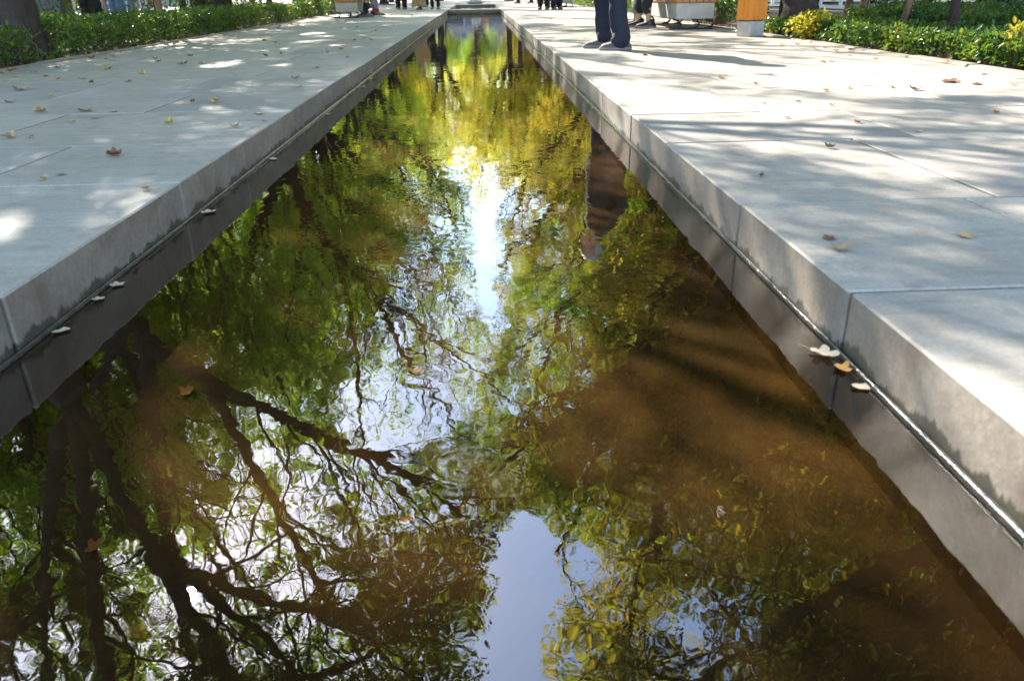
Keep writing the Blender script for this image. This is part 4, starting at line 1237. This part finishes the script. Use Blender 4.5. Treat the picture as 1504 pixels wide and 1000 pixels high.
    for sg in (-1, 1):
        hip, kn, an = J[sg]
        x, y, z = an[0], an[1] - .02, an[2] - .09
        b = MB()
        b.ellipses([(x, y + .055, z + .022, .048, .140), (x, y + .052, z + .036, .046, .136), (x, y + .038, z + .052, .041, .112), (x, y + .005, z + .074, .037, .066), (x, y - .018, z + .11, .036, .046)], 20)
        sh_ = b.build('shoe', shoe, t, True)
        b = MB(); b.ellipses([(x, y + .056, z + .001, .047, .140), (x, y + .056, z + .012, .051, .146), (x, y + .056, z + .026, .050, .145)], 20)
        b.build('sole', 'shoe_sole', sh_, True)
        if sock:
            b = MB(); b.limb([an + [0, -.01, 0], an + unit(kn - an) * .05], [.042, .043], 12); b.build('sock', sock, t, True)
    t.scale = (s, s, s)
    return t
person('man in navy trousers and dark jacket standing on the right pavement in grey shoes', (1.18, 7.45, 0), R(90), 'stand', ((-.15, -.05), (.17, .05)), 'navy_cloth', 'brown_cloth', 'shoe_grey',
       1.74, .07, 'grey_hair', None, .009, 'white_cloth', 1.04, hem=.07, armback=.15, coat=.055)
person('sitter in light grey trousers on the right bench, farther of the two', (2.62, 11.75, 0), R(92), 'sit', ((0, .10), (.02, .02)), 'grey_cloth', 'black_cloth', 'shoe_black', 1.7, .12, hem=.20)
person('sitter in short dark trousers with bare ankles on the right bench', (2.60, 11.15, 0), R(88), 'sit', ((.0, 0), (.03, .10)), 'black_cloth', 'navy_cloth', 'shoe_black', 1.72, .16, hem=.22)
person('sitter in black trousers on the left bench, nearer of the two', (-2.86, 19.15, 0), R(-90), 'sit', ((0, -.06), (0, -.02)), 'black_cloth', 'black_cloth', 'shoe_grey', 1.7, .12)
person('sitter in blue jeans and red sock on the left bench', (-2.84, 19.8, 0), R(-88), 'sit', ((.0, .12), (0, .06)), 'denim_cloth', 'grey_cloth', 'shoe_black', 1.72, .10, hem=.2, sock='red_cloth')
person('walker in wide black trousers, leftmost of the far group on the left pavement', (-2.43, 26.9, 0), R(180), 'stand', ((-.10, .06), (.10, -.06)), 'black_cloth', 'black_cloth', 'shoe_black', 1.68, 0, wide=1.25)
person('woman in a long tan skirt in the far group on the left pavement', (-1.79, 26.0, 0), R(150), 'stand', ((-.08, .1), (.08, -.1)), 'tan_cloth', 'tan_cloth', 'shoe_grey', 1.64, 0, skirt='tan_cloth')
person('walker in slim black trousers nearest the pool in the far group', (-1.34, 26.4, 0), R(175), 'stand', ((-.11, .12), (.11, -.10)), 'black_cloth', 'navy_cloth', 'shoe_black', 1.72, 0, wide=.85)
person('figure in dark blue walking behind the woman in the tan skirt', (-1.95, 31.0, 0), R(0), 'stand', ((-.08, .1), (.08, -.1)), 'navy_cloth', 'navy_cloth', 'shoe_black', 1.7, 0)
person('left one of two people in dark trousers standing far on the right pavement', (1.80, 23.3, 0), R(160), 'stand', ((-.1, 0), (.1, .05)), 'black_cloth', 'black_cloth', 'shoe_black', 1.66, 0)
person('right one of two people in dark trousers standing far on the right pavement', (2.10, 22.9, 0), R(200), 'stand', ((-.1, 0), (.1, .05)), 'navy_cloth', 'navy_cloth', 'shoe_black', 1.74, 0)
person('distant walker in mid stride beyond the far basin on the right', (1.9, 35.0, 0), R(80), 'stand', ((-.1, .26), (.1, -.26)), 'black_cloth', 'grey_cloth', 'shoe_black', 1.7, 0, wide=.85)
person('person in black trousers standing behind the left hedges', (-7.38, 16.5, 0), R(170), 'stand', ((-.15, 0), (.15, 0)), 'black_cloth', 'black_cloth', 'shoe_black', 1.75, 0)
person('child in a pink top and blue jeans behind the left hedges', (-7.56, 18.0, 0), R(190), 'stand', ((-.08, 0), (.08, 0)), 'denim_cloth', 'pink_cloth', 'shoe_grey', 1.08, 0)
person('adult in jeans and dark jacket beside the child in pink', (-7.85, 19.3, 0), R(185), 'stand', ((-.1, 0), (.1, 0)), 'denim_cloth', 'navy_cloth', 'shoe_grey', 1.72, 0)

# ------------------------------------------------------------------ things beyond the hedges
t = thing('utility_cabinet', 'dark slate cabinet with a bright blue side panel behind the big left trunk', 'cabinet', (-9.95, 20.0, 0))
b = MB(); b.box(-.38, .45, -.3, .3, .05, 1.5, .01); b.build('casing', 'slate_wall', t)
b = MB(); b.box(-.52, -.383, -.31, .3, .0, 1.55, .01); b.build('side_panel', 'blue_panel', t)
b = MB(); b.box(-.36, .03, -.318, -.302, .12, 1.4, .004); d_ = b.build('door', 'slate_wall', t)
b = MB(); b.box(-.02, .01, -.335, -.32, .7, .85, .004); b.build('handle', 'chrome', d_)
b = MB(); b.box(.05, .43, -.318, -.302, .12, 1.4, .004); b.build('door', 'slate_wall', t)

t = thing('railing', 'white metal railing along the street behind the right hedges', 'railing', (8.6, 0, 0))
for z in (.22, .62, 1.0):
    b = MB(); b.tube([(0, 1, z), (0, 45, z)], .022, 8); b.build('rail', 'white_paint', t, True)
for k in range(38):
    y = 1 + k * 1.18
    b = MB(); b.box(-.035, .035, y - .035, y + .035, -.06, 1.08, .006); b.build('post', 'white_paint', t)

def loft(mb, st, n=18, p=3.2):
    a = np.arange(n) * 2 * PI / n
    ca, sa = np.cos(a), np.sin(a)
    ex = np.sign(ca) * np.abs(ca) ** (2 / p); ez = np.sign(sa) * np.abs(sa) ** (2 / p)
    rows = [np.stack([hw * ex, np.full(n, y), zc + hh * ez], 1) for y, zc, hw, hh in st]
    V = np.vstack(rows); k = len(st)
    i = np.arange(k - 1)[:, None] * n; j = np.arange(n)[None, :]; jn = (j + 1) % n
    Q = np.stack([i + j, i + n + j, i + n + jn, i + jn], -1).reshape(-1, 4)
    c0 = len(V)
    V = np.vstack([V, [[0, st[0][0], st[0][1]]], [[0, st[-1][0], st[-1][1]]]])
    T = [(c0, q, (q + 1) % n) for q in range(n)] + [(c0 + 1, (k - 1) * n + (q + 1) % n, (k - 1) * n + q) for q in range(n)]
    mb.add(V, Q, T)
def car(label, x, y, rz, paint):
    t = thing('parked_car', label, 'car', (x, y, 0), rz, 'cars on the street behind the right hedges')
    b = MB()
    loft(b, [(-2.12, .52, .62, .16), (-2.05, .55, .76, .25), (-1.5, .58, .83, .32), (-.6, .58, .85, .33), (.7, .58, .85, .33), (1.4, .56, .83, .29), (1.95, .52, .76, .22), (2.1, .50, .62, .14)])
    b.build('body', paint, t, True)
    b = MB(); loft(b, [(-1.72, .86, .62, .06), (-1.2, 1.06, .66, .24), (-.5, 1.12, .68, .29), (.2, 1.11, .68, .28), (.75, 1.0, .68, .2), (1.15, .86, .66, .06)]); b.build('cabin', 'shop_glass', t, True)
    b = MB(); loft(b, [(-1.15, 1.31, .54, .02), (-.6, 1.405, .58, .025), (.15, 1.39, .58, .025), (.5, 1.30, .54, .02)]); b.build('roof', paint, t, True)
    for sx in (-1, 1):
        for yy in (-1.3, 1.3):
            b = MB(); b.tube([(sx * .70, yy, .31), (sx * .72, yy, .31), (sx * .86, yy, .31), (sx * .88, yy, .31)], [.28, .31, .31, .28], 20); w = b.build('wheel', 'tyre_rubber', t, True)
            b = MB(); b.tube([(sx * .865, yy, .31), (sx * .89, yy, .31)], [.19, .17], 16); b.build('rim', 'chrome', w, True)
        b = MB(); b.ball((sx * .58, 2.02, .60), (.13, .06, .06), 8); b.build('headlight', 'white_paint', t, True)
        b = MB(); b.ball((sx * .60, -2.06, .66), (.12, .05, .06), 8); b.build('tail_light', 'red_cloth', t, True)
    return t
car('white car parked nearest on the street behind the right railing', 11.0, 9.4, R(2), 'car_white')
car('silver car parked behind the white one on the street', 11.0, 15.0, R(-1), 'car_silver')
car('dark car parked between the silver car and the far white one', 11.1, 20.8, R(1), 'car_dark')
car('white car parked farthest along the street', 11.0, 26.5, R(0), 'car_white')

def building(label, x0, x1, y0, y1, h, wall, face, group='buildings round the avenue'):
    """face: the side turned to the avenue, 'x+' 'x-' or 'y-'"""
    t = thing('building', label, 'building', ((x0 + x1) / 2, (y0 + y1) / 2, 0), 0, group)
    w, l = (x1 - x0) / 2, (y1 - y0) / 2
    b = MB(); b.box(-w, w, -l, l, -.1, h, 0); b.build('wall', wall, t)
    b = MB(); b.box(-w - .25, w + .25, -l - .25, l + .25, h + .001, h + .35, .03); b.build('roof', 'roof_grey', t)
    L = l if face[0] == 'x' else w
    D = (w if face == 'x+' else -w) if face[0] == 'x' else -l
    sg = 1 if face == 'x+' else -1
    def panel(u0, u1, z0, z1, d0, d1, nm, mt, par):
        b = MB()
        a, c = sorted((D + sg * d0, D + sg * d1))
        if face[0] == 'x': b.box(a, c, u0, u1, z0, z1, .006)
        else: b.box(u0, u1, a, c, z0, z1, .006)
        return b.build(nm, mt, par)
    n = max(2, int(2 * L / 3.2)); st = 2 * L / n
    for k in range(n):
        u = -L + (k + .5) * st
        if k % 3 == 1:
            d = panel(u - .6, u + .6, 0, 2.4, .004, .06, 'door', 'bench_wood', t)
            panel(u + .42, u + .48, 1.0, 1.15, .062, .10, 'handle', 'chrome', d)
        else:
            f = panel(u - 1.15, u + 1.15, .45, 2.7, .004, .07, 'window', 'stone_light', t)
            panel(u - 1.05, u + 1.05, .55, 2.6, .072, .085, 'pane', 'shop_glass', f)
        z = 3.7
        while z + 1.9 < h:
            f = panel(u - .75, u + .75, z, z + 1.6, .004, .07, 'window', 'stone_light', t)
            panel(u - .65, u + .65, z + .1, z + 1.5, .072, .085, 'pane', 'shop_glass', f)
            z += 3.0
    panel(-L, L, 3.0, 3.25, .004, .18, 'cornice', 'stone_light', t)
    return t
building('pale plastered shop row left of the avenue, nearest part', -30, -21, -6, 16, 6.8, 'plaster', 'x+')
building('brick fronted shop row left of the avenue, middle part', -31, -21.5, 17, 40, 7.4, 'brick_wall', 'x+')
building('pale shop row left of the avenue, far part', -30, -21, 41, 70, 6.6, 'plaster', 'x+')
building('brick fronted row across the street on the right, nearest part', 20, 30, -6, 18, 7.0, 'brick_wall', 'x-')
building('pale plastered row across the street on the right, middle part', 20.5, 30, 19, 44, 6.6, 'plaster', 'x-')
building('brick row across the street on the right, far part', 20, 30, 45, 75, 7.2, 'brick_wall', 'x-')
building('wide slate grey building closing the far end of the avenue', -14, 15, 92, 104, 7.0, 'slate_wall', 'y-')

# small fountain beyond the far basin
mt, nt, out = new_mat('white_spray')
p = pbsdf(nt, out, (0.85, 0.88, 0.9), 0.3)
p.inputs['Transmission Weight'].default_value = 0.35
M['white_spray'] = mt
t = thing('fountain', 'white fountain jet at the far end of the pools', 'fountain', (-.12, 36.0, .0))
b = MB()
b.ellipses([(0, 0, -.45, .22, .22), (0, 0, -.02, .2, .2), (0, 0, .03, .34, .34), (0, 0, .09, .38, .38), (0, 0, .06, .33, .33)], 24); b.build('bowl', 'stone_light', t, True)
rs = np.random.RandomState(4)
b = MB()
for q in range(26):
    a = rs.uniform(0, 6.28); v = rs.uniform(.05, .26); hh = rs.uniform(.35, .75)
    tt = np.linspace(0, 1, 7)
    b.tube(np.stack([math.cos(a) * v * tt, math.sin(a) * v * tt, .06 + hh * 4 * tt * (1 - tt) * .8 + .05 * (1 - tt)], 1), np.linspace(.012, .02, 7), 5)
b.build('jet', 'white_spray', t, True)
